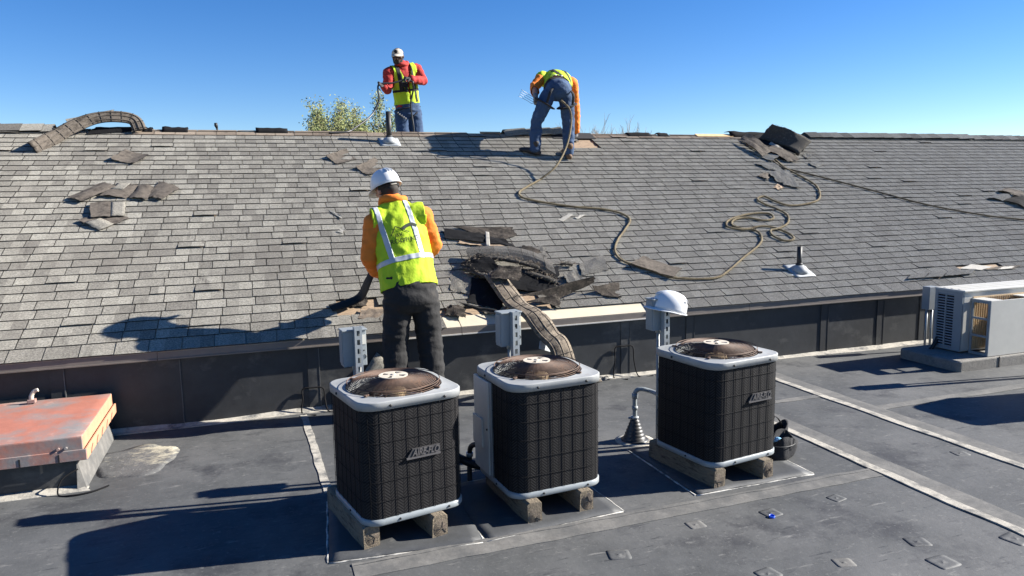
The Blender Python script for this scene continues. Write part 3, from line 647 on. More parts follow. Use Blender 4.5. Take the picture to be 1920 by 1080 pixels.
# membrane pads with caulked edges
pads = [(G(617, 1056), G(905, 1017), 0.72, 'grey rubber pad with caulked edge under the condenser nearest the roof hatch'), (G(913, 1015), G(1167, 959), 0.74, 'grey rubber pad with caulked edge under the condenser with white side panel'), (G(1306, 929), G(1524, 889), 0.80, 'grey rubber pad with caulked edge under the condenser beside the tool bag')]
for i, (a, b, dep, lab) in enumerate(pads):
    t = thing('rubber_pad', lab, 'pad', ((a.x+b.x)/2, (a.y+b.y)/2, 0), 0, 'rubber pads under the condensers')
    d = (b-a); d.z = 0; l = d.length; d.normalize(); s_ = Vector((-d.y, d.x, 0)); P = []
    for iu in range(15):
        row = []
        for iv in range(13):
            e_ = min(iu, 14-iu, iv, 12-iv); q = a+d*(l*iu/14)+s_*(dep*iv/12)+s_*(0.008*mnoise.noise(Vector((iu*0.5, i*9, 0))))
            row.append(Vector((q.x, q.y, 0.0055+(0.004+0.005*mnoise.noise(Vector((iu*0.45, iv*0.45, i*7.0))) if e_ > 0 else 0))))
        P.append(row)
    mb = MB(); mb.sheet(P, 0.007); mb.build('mat_sheet', 'pad', t, world=True)
    cs = [a, b, b+s_*dep, a+s_*dep]
    for k in range(4):
        p0, p1 = cs[k], cs[(k+1) % 4]; n_ = 16; out = (Vector((p1-p0)).normalized()); on = Vector((out.y, -out.x, 0))
        path = [p0.lerp(p1, j/n_)+on*(0.006+0.005*mnoise.noise(Vector((j*0.7, k*3.1, i))))+Vector((0, 0, 0.002)) for j in range(n_+1)]
        mb = MB(); mb.tube(path, [0.0062+0.004*mnoise.noise(Vector((j*0.9, k, i+5.0))) for j in range(n_+1)], 6, flat=0.5); mb.build('caulk_bead', 'bead', t, world=True)

# ---------------------------------------------------------------- disconnect boxes on slotted struts
def disconnect(px, py, Y, top_extra, label, rz=0.0, rot=0.10, hat=False):
    P = AY(px, py, Y); ztop = P.z
    t = thing('disconnect_box', label, 'electrical box', (P.x, Y, 0), rot, 'disconnect boxes on struts')
    # strut: front flange with slots, built as rails and bridges
    mb = MB(); wst = 0.043; hw = wst/2
    mb.box((-hw+0.0065, 0, ztop/2), (0.013, 0.004, ztop)); mb.box((hw-0.0065, 0, ztop/2), (0.013, 0.004, ztop))
    z = ztop
    while z > 0.02:
        mb.box((0, 0, z-0.011), (wst-0.024, 0.0038, 0.022)); z -= 0.052
    mb.box((-hw+0.0015, 0.02, ztop/2), (0.003, 0.040, ztop-0.002)); mb.box((hw-0.0015, 0.02, ztop/2), (0.003, 0.040, ztop-0.002))
    mb.box((0, 0, 0.004), (0.12, 0.10, 0.008)); mb.build('strut', 'galv', t)
    bz = ztop-top_extra
    mb = MB(); mb.box((-0.012, 0.085, bz-0.105), (0.135, 0.085, 0.205)); b = mb.build('enclosure', 'grey_metal', t, bevel=0.004)
    mb = MB(); mb.box((-0.012, 0.083, bz+0.003), (0.145, 0.10, 0.010)); mb.build('rain_hood', 'grey_metal', b, bevel=0.003)
    mb = MB(); mb.box((-0.082, 0.085, bz-0.10), (0.006, 0.070, 0.18)); mb.build('side_cover', 'grey_metal', b, bevel=0.002)
    mb = MB(); mb.box((0.041, 0.0405, bz-0.055), (0.022, 0.005, 0.055)); mb.build('data_label', 'white_metal', b)
    mb = MB(); mb.tube([(0.041+0.009*math.cos(a_), 0.0405, bz-0.155+0.012*math.sin(a_)) for a_ in [k*0.35-1.2 for k in range(9)]], 0.0022, 4); mb.tube([(0.036, 0.0405, bz-0.118), (0.042, 0.0405, bz-0.118)], 0.004, 5); mb.build('printed_mark', 'black', b)
    mb = MB(); mb.tube([(-0.008, 0.085, bz-0.20), (-0.008, 0.085, bz-0.23)], 0.017, 10); mb.build('conduit_nut', 'galv', t)
    mb = MB(); mb.tube([(-0.008, 0.085, bz-0.22), (-0.008, 0.085, -0.01)], 0.011, 8); mb.build('conduit', 'grey_metal', t)
    mb = MB(); mb.tube([(0.022, 0.085, bz-0.20), (0.022, 0.085, -0.01)], 0.009, 8); mb.build('conduit', 'white_metal', t)
    return t, ztop
disconnect(671, 613, 4.12, 0.028, 'grey disconnect box on slotted strut behind the condenser nearest the hatch')
disconnect(967, 585, 4.14, 0.012, 'grey disconnect box on slotted strut between torn ridge vent strip and middle condenser')
d3, z3 = disconnect(1251, 563, 4.16, 0.0, 'grey disconnect box on slotted strut wearing a white hard hat')
P4 = Vector((6.57, 4.45, 0)); q = PX((6.57, 4.45, 0.96)); disconnect(q[0], q[1], 4.45, 0.02, 'grey disconnect box on slotted strut beside the slab of the white air conditioner')

# ---------------------------------------------------------------- hard hats
def hard_hat_parts(t, T, stickers=False, s=1.0):
    """T: 4x4 placing hat space (x right, y forward = brim, z up, rim at z=0) in the world."""
    def X(v): return T @ Vector(v)
    n = 32; rings = []
    for k in range(9):
        a = k/8*PI/2*0.985; rr = math.cos(a)**0.8; zz = 0.118*math.sin(a)
        rings.append([X((s*(0.108*rr)*math.cos(2*PI*i/n), s*(0.135*rr)*math.sin(2*PI*i/n)-0.004, s*(zz+0.026))) for i in range(n)])
    low = [[X((s*0.111*math.cos(2*PI*i/n), s*0.139*math.sin(2*PI*i/n)-0.004, s*0.0)) for i in range(n)]]
    inn = [[X((s*0.104*math.cos(2*PI*i/n), s*0.131*math.sin(2*PI*i/n)-0.004, s*0.001)) for i in range(n)], [X((s*0.085*math.cos(2*PI*i/n), s*0.108*math.sin(2*PI*i/n)-0.004, s*0.09)) for i in range(n)], [X((s*0.01*math.cos(2*PI*i/n), s*0.01*math.sin(2*PI*i/n)-0.004, s*0.125)) for i in range(n)]]
    mb = MB(); mb.ring_loft(inn[::-1]+low+rings, 0, True, False)
    mb.f.append([len(mb.v)-n+i for i in range(n)]); mb.m.append(0); mb.s.append(True); mb.t.append(.5)
    sh = mb.build('shell', 'hat', t, world=True)
    # crown ribs
    for dx in (-0.022, 0.0, 0.022):
        pts = []
        for k in range(13):
            a = -1.15+k*2.3/12; rr = math.cos(a); pts.append(X((dx*s, s*0.132*math.sin(a)-0.004, s*(0.026+0.117*max(0.0, rr)**0.62*(1-abs(dx)*2)))))
        mb = MB(); mb.tube(pts, 0.0045*s, 6); mb.build('crown_rib', 'hat', sh, world=True)
    # brim all round, longer at the front
    Pg = []
    for i in range(n+1):
        a = 2*PI*i/n; c, sn = math.cos(a), math.sin(a); ext = 0.010+0.042*max(0.0, sn)**1.5; row = []
        for k in range(4):
            f = k/3; row.append(X((s*(0.109+ext*f)*c, s*(0.137+ext*f)*sn-0.004, s*(0.004-0.018*f*max(0.0, sn)**1.5-0.004*f))))
        Pg.append(row)
    mb = MB(); mb.sheet(Pg, -0.004*s); mb.build('brim', 'hat', sh, world=True)
    if stickers:
        tris = [v for v in sh.data.vertices]
        bv = BVHTree.FromPolygons([v.co for v in sh.data.vertices], [p_.vertices for p_ in sh.data.polygons])
        iv = INV[t]
        def sticker(cx, cz, pts, m_):
            mb2 = MB(); o = iv @ X((0, 0, 0.05)); vs_ = []
            for (a, b) in pts:
                an = cx+a; el = cz+b; d = (iv.to_3x3() @ (T.to_3x3() @ Vector((math.cos(an)*math.cos(el), math.sin(an)*math.cos(el), math.sin(el))))).normalized()
                h_ = bv.ray_cast(o+d*0.4, -d); vs_.append((h_[0] if h_[0] else o+d*0.12)+d*0.0015)
            mb2.add(vs_, [list(range(len(vs_)))], 0, True); mb2.build('sticker', m_, sh)
        arc = [(-0.22+0.055*k, 0) for k in range(9)]
        sticker(-2.2, 0.34, arc+[(0.22-0.055*k, -0.14*math.sin(PI*k/8)) for k in range(1, 8)], 'decalk')
        sticker(-2.2, 0.42, arc+[(0.22-0.055*k, 0.13*math.sin(PI*k/8)) for k in range(1, 8)], 'decalk')
        sticker(-2.1, 0.48, [(-0.10, 0), (0.08, 0), (-0.02, 0.13)], 'decalr')
        sticker(-2.2, 0.83, [(-0.2, 0), (0.2, 0), (0.2, 0.07), (-0.2, 0.07)], 'decalr')
    return sh
hp = d3.location.copy()
# hat hung on the strut: rim tilted, brim towards the hatch
hc = AY(1252, 581, 4.21)
Th = Matrix.Translation(hc) @ Matrix.Rotation(R(4), 4, 'X') @ Matrix.Rotation(R(-15), 4, 'Y').inverted() @ Matrix.Rotation(R(75), 4, 'Z')
th = thing('hard_hat', 'white hard hat with stickers hung on top of a slotted strut', 'hard hat', tuple(hc))
hard_hat_parts(th, Th, True, 0.90)

# ---------------------------------------------------------------- conduit elbow and rubber boot
c = G(1190, 826); t = thing('pipe_boot', 'black stepped rubber pipe boot on pale caulk ring with grey conduit elbow', 'pipe boot', tuple(c))
mb = MB(); mb.lathe([(0.135, -0.006), (0.135, 0.003), (0.10, 0.007), (0.03, 0.008)], 32, c); mb.build('caulk_ring', 'dust', t, world=True)
prof = [(0.095, 0.004), (0.095, 0.012), (0.078, 0.016)]
for i in range(6): r0 = 0.076-i*0.0085; prof += [(r0, 0.018+i*0.023), (r0, 0.033+i*0.023), (r0-0.006, 0.036+i*0.023)]
mb = MB(); mb.lathe(prof+[(0.022, 0.158), (0.022, 0.17)], 28, c); mb.build('rubber_boot', 'boot_rubber', t, world=True)
mb = MB(); mb.tube([c+Vector((0, 0, 0.16)), c+Vector((0, 0, 0.176))], 0.027, 12); mb.box(c+Vector((-0.036, 0, 0.168)), (0.026, 0.012, 0.012)); mb.build('hose_clamp', 'galv', t, world=True)
top = AY(1193, 728, c.y); wallp = Vector((2.40, c.y-0.27, top.z-0.035))
path = [c+Vector((0, 0, 0.12)), c+Vector((0.0, 0, 0.2)), Vector((c.x, c.y, top.z-0.05)), Vector((c.x+0.012, c.y-0.008, top.z-0.012)), Vector((c.x+0.05, c.y-0.03, top.z-0.004)), Vector((c.x+0.11, c.y-0.10, top.z-0.022)), Vector((c.x+0.13, c.y-0.42, top.z-0.03))]
mb = MB(); mb.tube(spline(path, 6), 0.0155, 10); mb.build('conduit', 'grey_metal', t, world=True)
for q0, q1 in ((Vector((c.x, c.y, top.z-0.07)), Vector((c.x, c.y, top.z-0.035))), (Vector((c.x, c.y, top.z-0.15)), Vector((c.x, c.y, top.z-0.125)))):
    mb = MB(); mb.tube([q0, q1], 0.021, 12); mb.build('coupling', 'grey_metal', t, world=True)
# hose between the first two condensers
hz = [AY(858, 850, 4.05), G(885, 868, 0.04), G(905, 862, 0.05), G(930, 850, 0.10)]
t = thing('refrigerant_line', 'black insulated pipe bent between the first two condensers', 'pipe', tuple(G(885, 870)))
a_ = [Vector((0.90, 4.02, 0.22)), Vector((1.02, 4.10, 0.20)), Vector((1.12, 4.14, 0.13)), Vector((1.22, 4.10, 0.09)), Vector((1.34, 4.05, 0.10))]
mb = MB(); mb.tube(spline(a_, 6), 0.026, 10); mb.build('insulated_pipe', 'black', t, world=True)
a_ = [Vector((1.16, 4.12, -0.01)), Vector((1.165, 4.13, 0.12)), Vector((1.17, 4.10, 0.22)), Vector((1.22, 4.0, 0.26))]
mb = MB(); mb.tube(spline(a_, 6), 0.016, 10); mb.build('riser', 'black', t, world=True)
mb = MB(); mb.tube([(1.165, 4.128, 0.15), (1.166, 4.125, 0.175)], 0.022, 10); mb.build('valve', 'galv', t, world=True)
# wire loops at the foot of the wall
for x0, x1, yb, yt, lab in ((1152, 1192, 668, 652, 'thin wire loop lying against wall beneath the hard hat strut'), (566, 612, 752, 730, 'thin wire loop against wall next to the worker in dark trousers')):
    p0, p1 = AY(x0, yb, WY-0.06), AY(x1, yb, WY-0.06); q0, q1 = AY(x0+2, yt, WY-0.02), AY(x1-6, yt-2, WY-0.02)
    p0.z = 0.004; p1.z = 0.004
    mb = MB(); mb.tube(spline([p0+Vector((0.1, -0.08, 0)), p0, p0.lerp(q0, 0.6), q0, q0.lerp(q1, 0.5)+Vector((0, 0, 0.01)), q1, q1.lerp(p1, 0.5), p1+Vector((0.02, -0.03, 0)), p1+Vector((0.16, -0.05, 0))], 7), 0.006, 6)
    tag(mb.build('wire_loop', 'wire'), lab, 'wire', 'wire loops at the wall')

# ---------------------------------------------------------------- tool bag
bc = Vector((3.13, 3.80, 0)); t = thing('tool_bag', 'black cloth tool bag with loop handle and pale blue glove', 'tool bag', tuple(bc), 0.35)
def pouch(cx, cy, a, b, h_, name, tilt=0.0):
    mb = MB(); n = 28; rings = []
    for k, (f, z) in enumerate(((0.82, 0.0), (0.98, 0.01), (1.05, h_*0.3), (1.03, h_*0.7), (1.0, h_), (0.93, h_), (0.86, h_*0.5), (0.5, 0.02))):
        rings.append([Vector((cx+a*f*math.cos(2*PI*i/n)*(1+0.12*math.sin(0.9*i+k*1.1))+tilt*z, cy+b*f*math.sin(2*PI*i/n)*(1+0.14*math.cos(0.7*i+k*0.7)), z+(0.028*math.sin(4*PI*i/n+cx*30) if k > 2 and k < 6 else 0))) for i in range(n)])
    mb.ring_loft(rings, 0, True, True); return mb.build(name, 'blackmat', t)
pouch(-0.01, -0.075, 0.105, 0.070, 0.125, 'front_pouch', 0.25); pouch(0.075, 0.05, 0.14, 0.065, 0.150, 'rear_pouch', 0.15)
mb = MB(); mb.tube(spline([(-0.05, 0.09, 0.14), (-0.03, 0.08, 0.21), (0.06, 0.06, 0.235), (0.15, 0.05, 0.20), (0.21, 0.04, 0.12)], 8), 0.011, 8, flat=0.35); mb.build('handle', 'blackmat', t)
mb = MB(); P = [[Vector((-0.075+0.018*i+0.004*math.sin(j), -0.10+0.018*j, 0.125+0.03*math.sin(i*0.9)*math.cos(j*0.8)-0.008*abs(j-2))) for j in range(5)] for i in range(5)]
mb.sheet(P, 0.006); mb.build('blue_glove', 'bluecloth', t)
mb = MB(); mb.tube([(-0.11*math.cos(k*PI/10)-0.01, -0.075-0.079*math.sin(k*PI/10), 0.10) for k in range(11)], 0.003, 5); mb.build('seam', 'wallrub', t)
# blue bottle cap
cc = G(1447, 970); mb = MB(); mb.lathe([(0.0145, 0.0), (0.016, 0.002), (0.016, 0.011), (0.0135, 0.012), (0.013, 0.004), (0.003, 0.003)], 20, cc, Matrix.Rotation(0.12, 3, 'X'))
tag(mb.build('bottle_cap', 'blue'), 'small bright blue bottle cap on the grey membrane', 'bottle cap')

# ---------------------------------------------------------------- roof hatch
LZ = 0.335; hx = -1.035; hy0 = 4.85; hy1 = 5.86; hx0 = -2.05
t = thing('roof_hatch', 'red painted metal roof hatch with rusty lid and curved handle', 'roof hatch', ((hx+hx0)/2, (hy0+hy1)/2, 0))
def rr_box(x0, x1, y0, y1, z0, z1): mb = MB(); mb.box(((x0+x1)/2, (y0+y1)/2, (z0+z1)/2), (x1-x0, y1-y0, z1-z0)); return mb
mb = MB(); n = 14; P = []
for i in range(n+1):
    P.append([Vector((hx0+(hx-hx0)*i/n, hy0+(hy1-hy0)*j/n, LZ+0.012*math.sin(PI*i/n)*math.sin(PI*j/n)+0.003*mnoise.noise(Vector((i*0.4, j*0.4, 2))))) for j in range(n+1)])
mb.sheet(P, 0.02); lid = mb.build('lid', 'hatch', t, world=True, bevel=0.004)
for x0, x1, y0, y1, m_ in ((hx0, hx, hy0-0.001, hy0+0.012, 'hatch'), (hx-0.012, hx+0.001, hy0+0.014, hy1-0.002, 'hatch2'), (hx0, hx, hy1-0.012, hy1+0.001, 'hatch')):
    rr_box(x0, x1, y0, y1, LZ-0.088, LZ-0.004).build('lid_skirt', m_, lid, world=True, bevel=0.003)
for x0, x1, y0, y1, m_ in ((hx0+.01, hx+0.02, hy0-0.016, hy0-0.004, 'hatch'), (hx+0.010, hx+0.022, hy0-0.004, hy1, 'hatch2')):
    rr_box(x0, x1, y0, y1, LZ-0.145, LZ-0.078).build('counter_flashing', m_, t, world=True, bevel=0.003)
for k in range(5):
    rr_box(hx-0.13-0.2*k, hx-0.122-0.2*k, hy0-0.0185, hy0-0.004, LZ-0.143, LZ-0.095).build('slit', 'dark', t, world=True)
    mb = MB(); yy = hy0+0.1+0.17*k; mb.tube([Vector((hx+0.023, yy, LZ-0.142)), Vector((hx+0.024, yy+0.02, LZ-0.118)), Vector((hx+0.023, yy+0.06, LZ-0.10))], 0.003, 5); mb.build('slit', 'rust', t, world=True)
rr_box(hx0+0.05, hx-0.05, hy0+0.05, hy1-0.05, -0.02, LZ-0.03).build('curb', 'wallrub', t, world=True)
mb = MB(); mb.hexa([Vector(q) for q in ((hx-0.05, hy0+0.0, -0.01), (hx+0.0, hy0+0.02, -0.01), (hx+0.0, hy1, -0.01), (hx-0.05, hy1, -0.01), (hx-0.052, hy0+0.045, 0.17), (hx-0.046, hy0+0.045, 0.17), (hx-0.046, hy1-0.05, 0.17), (hx-0.052, hy1-0.05, 0.17))]); mb.build('side_flashing', 'dustfaint', t, world=True)
mb = MB(); mb.hexa([Vector(q) for q in ((hx0, hy0-0.03, -0.01), (hx+0.03, hy0-0.03, -0.01), (hx+0.03, hy0+0.06, -0.01), (hx0, hy0+0.06, -0.01), (hx0, hy0-0.02, 0.004), (hx+0.02, hy0-0.02, 0.004), (hx-0.045, hy0+0.052, 0.02), (hx0, hy0+0.052, 0.02))]); mb.build('front_fillet', 'dust', t, world=True)
hb = G(60, 755, LZ+0.01); mb = MB(); mb.box(hb+Vector((0, 0, 0.012)), (0.05, 0.045, 0.026)); mb.build('handle_base', 'hatch', t, world=True, bevel=0.004)
mb = MB(); mb.tube(spline([hb+Vector((0, 0, 0.01)), hb+Vector((0.0, 0, 0.045)), hb+Vector((0.018, 0, 0.078)), hb+Vector((0.045, -0.005, 0.088))], 6), [0.011]*7+[0.010]*6+[0.009]*6, 8, flat=1.4); mb.build('handle', 'hubplate', t, world=True)
for dx in (-0.085, -0.125):
    mb = MB(); mb.tube([Vector((hx+dx, hy0-0.003, LZ-0.062)), Vector((hx+dx, hy0-0.022, LZ-0.06))], 0.008, 8); mb.build('bolt', 'hatch', t, world=True)
mb = MB(); a0 = Vector((hx-0.14, hy0-0.05, 0.008)); mb.tube(spline([a0+Vector((0.10, 0.07, 0.12)), a0+Vector((0.02, 0.03, 0.08)), a0, a0+Vector((0.08, -0.04, 0)), a0+Vector((0.18, -0.02, 0)), a0+Vector((0.26, 0.05, 0))], 7), 0.005, 6)
tag(mb.build('loose_cable', 'wire'), 'thin black cable loop on the membrane at the roof hatch corner', 'cable')

# ---------------------------------------------------------------- white air conditioner on slab
sl = Vector((7.4, 5.16, 0)); t = thing('concrete_slab', 'low concrete slab beneath the white boxy air conditioner', 'slab', tuple(sl))
mb = MB(); P = rrect(1.33, 0.335, 0.03, 3); rings = [[Vector((7.42+x*k, 5.19+y*k, z)) for x, y in P] for k, z in ((1, -0.01), (1, 0.09), (0.985, 0.102))]
mb.ring_loft(rings, 0, False); mb.build('slab_block', 'concrete', t, world=True, bevel=0.006)
for X in (6.60, 7.3, 8.0):
    mb = MB(); mb.box((X, 4.853, 0.05), (0.012, 0.005, 0.11)); mb.build('joint', 'dark', t, world=True)
ac = thing('heat_pump', 'white boxy air conditioner with louvered end and open-sided hood on concrete slab', 'air conditioner', (7.0, 5.2, 0.1))
AX, AX1, AY0, AY1, AZ0, AZ1 = 6.40, 7.62, 5.10, 5.40, 0.118, 0.70
rr_box(AX+0.004, AX1, AY0, AY1, AZ0, AZ1-0.002).build('cabinet', 'white_metal', ac, world=True, bevel=0.006)
mb = MB(); mb.box(((AX+AX1)/2, (AY0+AY1)/2, AZ1+0.008), (AX1-AX+0.02, AY1-AY0+0.03, 0.020)); lidm = mb.build('top_panel', 'white_metal', ac, world=True, bevel=0.005)
for k in range(3):
    rr_box(AX+0.02, AX1-0.02, AY0+0.06+0.08*k, AY0+0.085+0.08*k, AZ1+0.017, AZ1+0.022).build('rib', 'white_metal', lidm, world=True)
# louvered end: frame + slats over a dark recess
rr_box(AX-0.004, AX+0.002, AY0+0.085, AY1-0.02, AZ0+0.02, AZ1-0.03).build('recess', 'dark', ac, world=True)
fr = MB()
for y0, y1 in ((AY0, AY0+0.09), (AY1-0.03, AY1), ((AY0+0.09+AY1-0.03)/2-0.006, (AY0+0.09+AY1-0.03)/2+0.006)): fr.box((AX-0.010, (y0+y1)/2, (AZ0+AZ1)/2), (0.012, y1-y0, AZ1-AZ0))
fr.box((AX-0.010, (AY0+AY1)/2, AZ1-0.016), (0.0116, AY1-AY0-0.004, 0.032)); fr.box((AX-0.010, (AY0+AY1)/2, AZ0+0.013), (0.0116, AY1-AY0-0.004, 0.026)); fr.build('end_frame', 'grey_metal', ac, world=True)
n = 20
for k in range(n):
    z = AZ0+0.035+k*(AZ1-AZ0-0.075)/(n-1)
    mb = MB(); mb.box((AX-0.009, (AY0+0.09+AY1-0.03)/2, z), (0.010, AY1-AY0-0.12, 0.010), Matrix.Rotation(0.5, 3, 'Y')); mb.build('slat', 'grey_metal', ac, world=True)
# tan coil on the cabinet front inside the hood
rr_box(AX+0.12, AX1-0.05, AY0-0.006, AY0+0.002, AZ0+0.02, AZ1-0.05).build('coil', 'tan', ac, world=True)
mb = MB()
for k in range(34): X = AX+0.14+k*0.03; mb.box((X, AY0-0.010, (AZ0+AZ1)/2-0.015), (0.006, 0.008, AZ1-AZ0-0.09))
mb.build('coil_fins', 'tan', ac, world=True)
HX, HX1, HY0 = AX+0.085, AX1-0.02, AY0-0.215; HZ = AZ1-0.06
hood = rr_box(HX, HX1, HY0, HY0+0.008, AZ0-0.012, HZ).build('hood_front', 'white_metal', ac, world=True, bevel=0.002)
rr_box(HX, HX+0.16, HY0+0.01, AY0-0.012, HZ-0.010, HZ).build('hood_top', 'white_metal', ac, world=True)
rr_box(HX+0.55, HX1, HY0+0.01, AY0-0.012, HZ-0.010, HZ).build('hood_top', 'white_metal', ac, world=True)
fr = MB(); z0, z1 = AZ0-0.012, HZ
for y0, y1 in ((HY0+0.009, HY0+0.030), (AY0-0.036, AY0-0.014)): fr.box((HX+0.006, (y0+y1)/2, (z0+z1)/2), (0.010, y1-y0, z1-z0))
for zz, hh in ((z0+0.012, 0.024), (z0+(z1-z0)*0.345, 0.020), (z0+(z1-z0)*0.66, 0.020), (z1-0.022, 0.022)): fr.box((HX+0.006, (HY0+AY0)/2, zz), (0.0094, AY0-HY0-0.03, hh))
fr.build('hood_side_frame', 'grey_metal', ac, world=True)
# box and pipes behind it
mb = MB(); mb.box((6.62, 5.66, 0.56), (0.12, 0.09, 0.24)); t = thing('junction_box', 'pale grey electrical box on posts behind the white air conditioner', 'electrical box', (6.62, 5.66, 0)); mb.build('enclosure', 'grey_metal', t, world=True, bevel=0.004)
for dx in (-0.035, 0.035): mb = MB(); mb.tube([(6.62+dx, 5.66, -0.01), (6.62+dx, 5.66, 0.46)], 0.012, 8); mb.build('conduit', 'galv', t, world=True)
mb = MB(); mb.tube(spline([(6.30, 5.45, 0.012), (6.26, 5.40, 0.05), (6.32, 5.36, 0.10), (6.41, 5.36, 0.22)], 7), 0.019, 8); tag(mb.build('drain_hose', 'black'), 'short black hose at the back of the white air conditioner', 'hose')

# ================================================================ THINGS ON THE SHINGLED SLOPE
def vent_pipe(px, py, ty, r_, label, flash=True):
    c = RP(px, py, 0.008); top = AY(px, ty, c.y).z
    t = thing('vent_pipe', label, 'vent pipe', tuple(c)); q = RM.to_3x3()
    mb = MB(); P = [[c + q @ Vector((x, y, 0.003+0.002*mnoise.noise(Vector((x*20, y*20, px))))) for y in np.linspace(-0.13, 0.12, 6)] for x in np.linspace(-0.13, 0.13, 6)]
    mb.sheet(P, 0.003); mb.build('base_flashing', 'lead', t, world=True)
    mb = MB(); mb.lathe([(0.092, -0.03), (0.088, 0.01), (0.07, 0.045), (r_+0.012, 0.058), (r_+0.004, 0.066)], 24, c); mb.build('collar', 'lead', t, world=True)
    mb = MB(); mb.lathe([(r_+0.013, 0.055), (r_+0.010, 0.075), (r_+0.002, 0.082)], 20, c); mb.build('rubber_ring', 'black', t, world=True)
    h_ = top-c.z; mb = MB(); mb.lathe([(r_, -0.02), (r_, h_), (r_*0.82, h_), (r_*0.8, h_-0.12)], 20, c); mb.build('pipe', 'black', t, world=True)
vent_pipe(1498, 507, 462, 0.026, 'short black vent pipe with pale flashing low on the slope')
vent_pipe(730, 266, 209, 0.034, 'tall black vent pipe with pale collar just below the ridge')
P = RB(RUV(406, 240)[0], SLOPE-0.25); tt = AY(406, 232, P.y)
mb = MB(); mb.tube([P, Vector((P.x, P.y, tt.z-0.05))], 0.012, 8); mb.tube([Vector((P.x, P.y, tt.z-0.06)), Vector((P.x-0.01, P.y, tt.z-0.02)), Vector((P.x-0.012, P.y, tt.z+0.01))], [0.012, 0.022, 0.018], 8)
tag(mb.build('stub_pipe', 'black'), 'thin black stub pipe poking up behind the bare ridge', 'pipe')

# ---------------------------------------------------------------- ropes (three twisted strands)
def rope(name, path, r_, m, label, cat='rope', pitch=0.045, strands=3):
    # resample
    L_ = [0.0]
    for a, b in zip(path[:-1], path[1:]): L_.append(L_[-1]+(b-a).length)
    n = int(L_[-1]/(pitch/5)); pts = []; k = 0
    for i in range(n+1):
        s_ = L_[-1]*i/n
        while k < len(path)-2 and L_[k+1] < s_: k += 1
        pts.append(path[k].lerp(path[k+1], (s_-L_[k])/max(1e-6, L_[k+1]-L_[k])))
    mb = MB(); sp = [[] for _ in range(strands)]; N = Vector((0, 0, 1))
    for i, p_ in enumerate(pts):
        t_ = (pts[min(i+1, n)]-pts[max(i-1, 0)]).normalized(); N = (N-t_*N.dot(t_)).normalized(); B = t_.cross(N); ph = 2*PI*(L_[-1]*i/n)/pitch
        for s_ in range(strands):
            a = ph+2*PI*s_/strands; sp[s_].append(p_+N*(math.cos(a)*r_*0.52)+B*(math.sin(a)*r_*0.52))
    for s_ in sp: mb.tube(s_, r_*0.56, 5)
    return tag(mb.build(name, m), label, cat)
rpx = [(985, 352), (973, 362), (985, 372), (1030, 381), (1080, 388), (1130, 392), (1165, 400), (1181, 412), (1172, 430), (1158, 450), (1153, 470), (1165, 487), (1190, 497), (1225, 508), (1260, 520), (1310, 523), (1345, 520), (1365, 508), (1395, 482), (1420, 462), (1428, 450), (1424, 437),
       (1410, 430), (1387, 430), (1363, 424), (1368, 412), (1405, 401), (1440, 400), (1450, 409), (1433, 413), (1400, 408), (1377, 412), (1373, 422), (1398, 429), (1427, 424), (1453, 427), (1480, 438), (1488, 448), (1472, 451), (1450, 442), (1445, 432), (1460, 428), (1477, 418), (1476, 403), (1458, 392), (1433, 382), (1420, 373), (1433, 368), (1453, 377), (1480, 385), (1513, 382), (1536, 372), (1532, 350), (1507, 333), (1473, 315), (1450, 297), (1417, 280), (1390, 262)]
RR = 0.0135
hip = AY(1052, 188, 8.93)
pre = [hip, AY(1068, 205, 8.86), AY(1071, 232, 8.80), AY(1062, 275, 8.66), AY(1042, 312, 8.45), RP(1012, 337, 0.03)]
pre = spline(pre, 8)[:-1]
rp = spline([RP(1012, 337, 0.03)]+[RP(x, y, RR+0.008) for x, y in rpx], 8)
rope('harness_rope', pre+rp, RR, 'rope', 'tan twisted rope snaking down the shingles from the bending worker')
rope('dark_rope', spline([RP(x, y, 0.022) for x, y in ((1438, 290), (1463, 312), (1500, 322), (1560, 337), (1640, 358), (1740, 384), (1850, 404), (1935, 414), (2100, 440))], 10), 0.012, 'rope_dark', 'dark rope running straight down from ridge debris towards the open end')

# ---------------------------------------------------------------- loose shingles and debris
def quadsheet(px4, lifts, nu=11, nv=7, bend=0.0, twist=0.0, rough=0.004, seed=0, fn=RP, jag=0.022):
    """four photo pixels (a b c d counter-clockwise) each with a height above the shingles; bend lifts the middle"""
    C = [fn(x, y, l) for (x, y), l in zip(px4, lifts)]; P = []
    for i in range(nu):
        u = i/(nu-1); row = []
        for j in range(nv):
            v = j/(nv-1); q = (C[0]*(1-u)+C[1]*u)*(1-v)+(C[3]*(1-u)+C[2]*u)*v
            if i in (0, nu-1) or j in (0, nv-1):
                q = q+(C[1]-C[0]).normalized()*(jag*mnoise.noise(Vector((u*9+seed, v*9, 1.7))))+(C[3]-C[0]).normalized()*(jag*mnoise.noise(Vector((u*9, v*9+seed, 5.7))))
            q = q+NRM*(bend*math.sin(PI*u)+twist*(u-0.5)*(v-0.5)*4+rough*mnoise.noise(Vector((u*3+seed*1.7, v*3, seed*2.3)))); row.append(q)
        P.append(row)
    return P
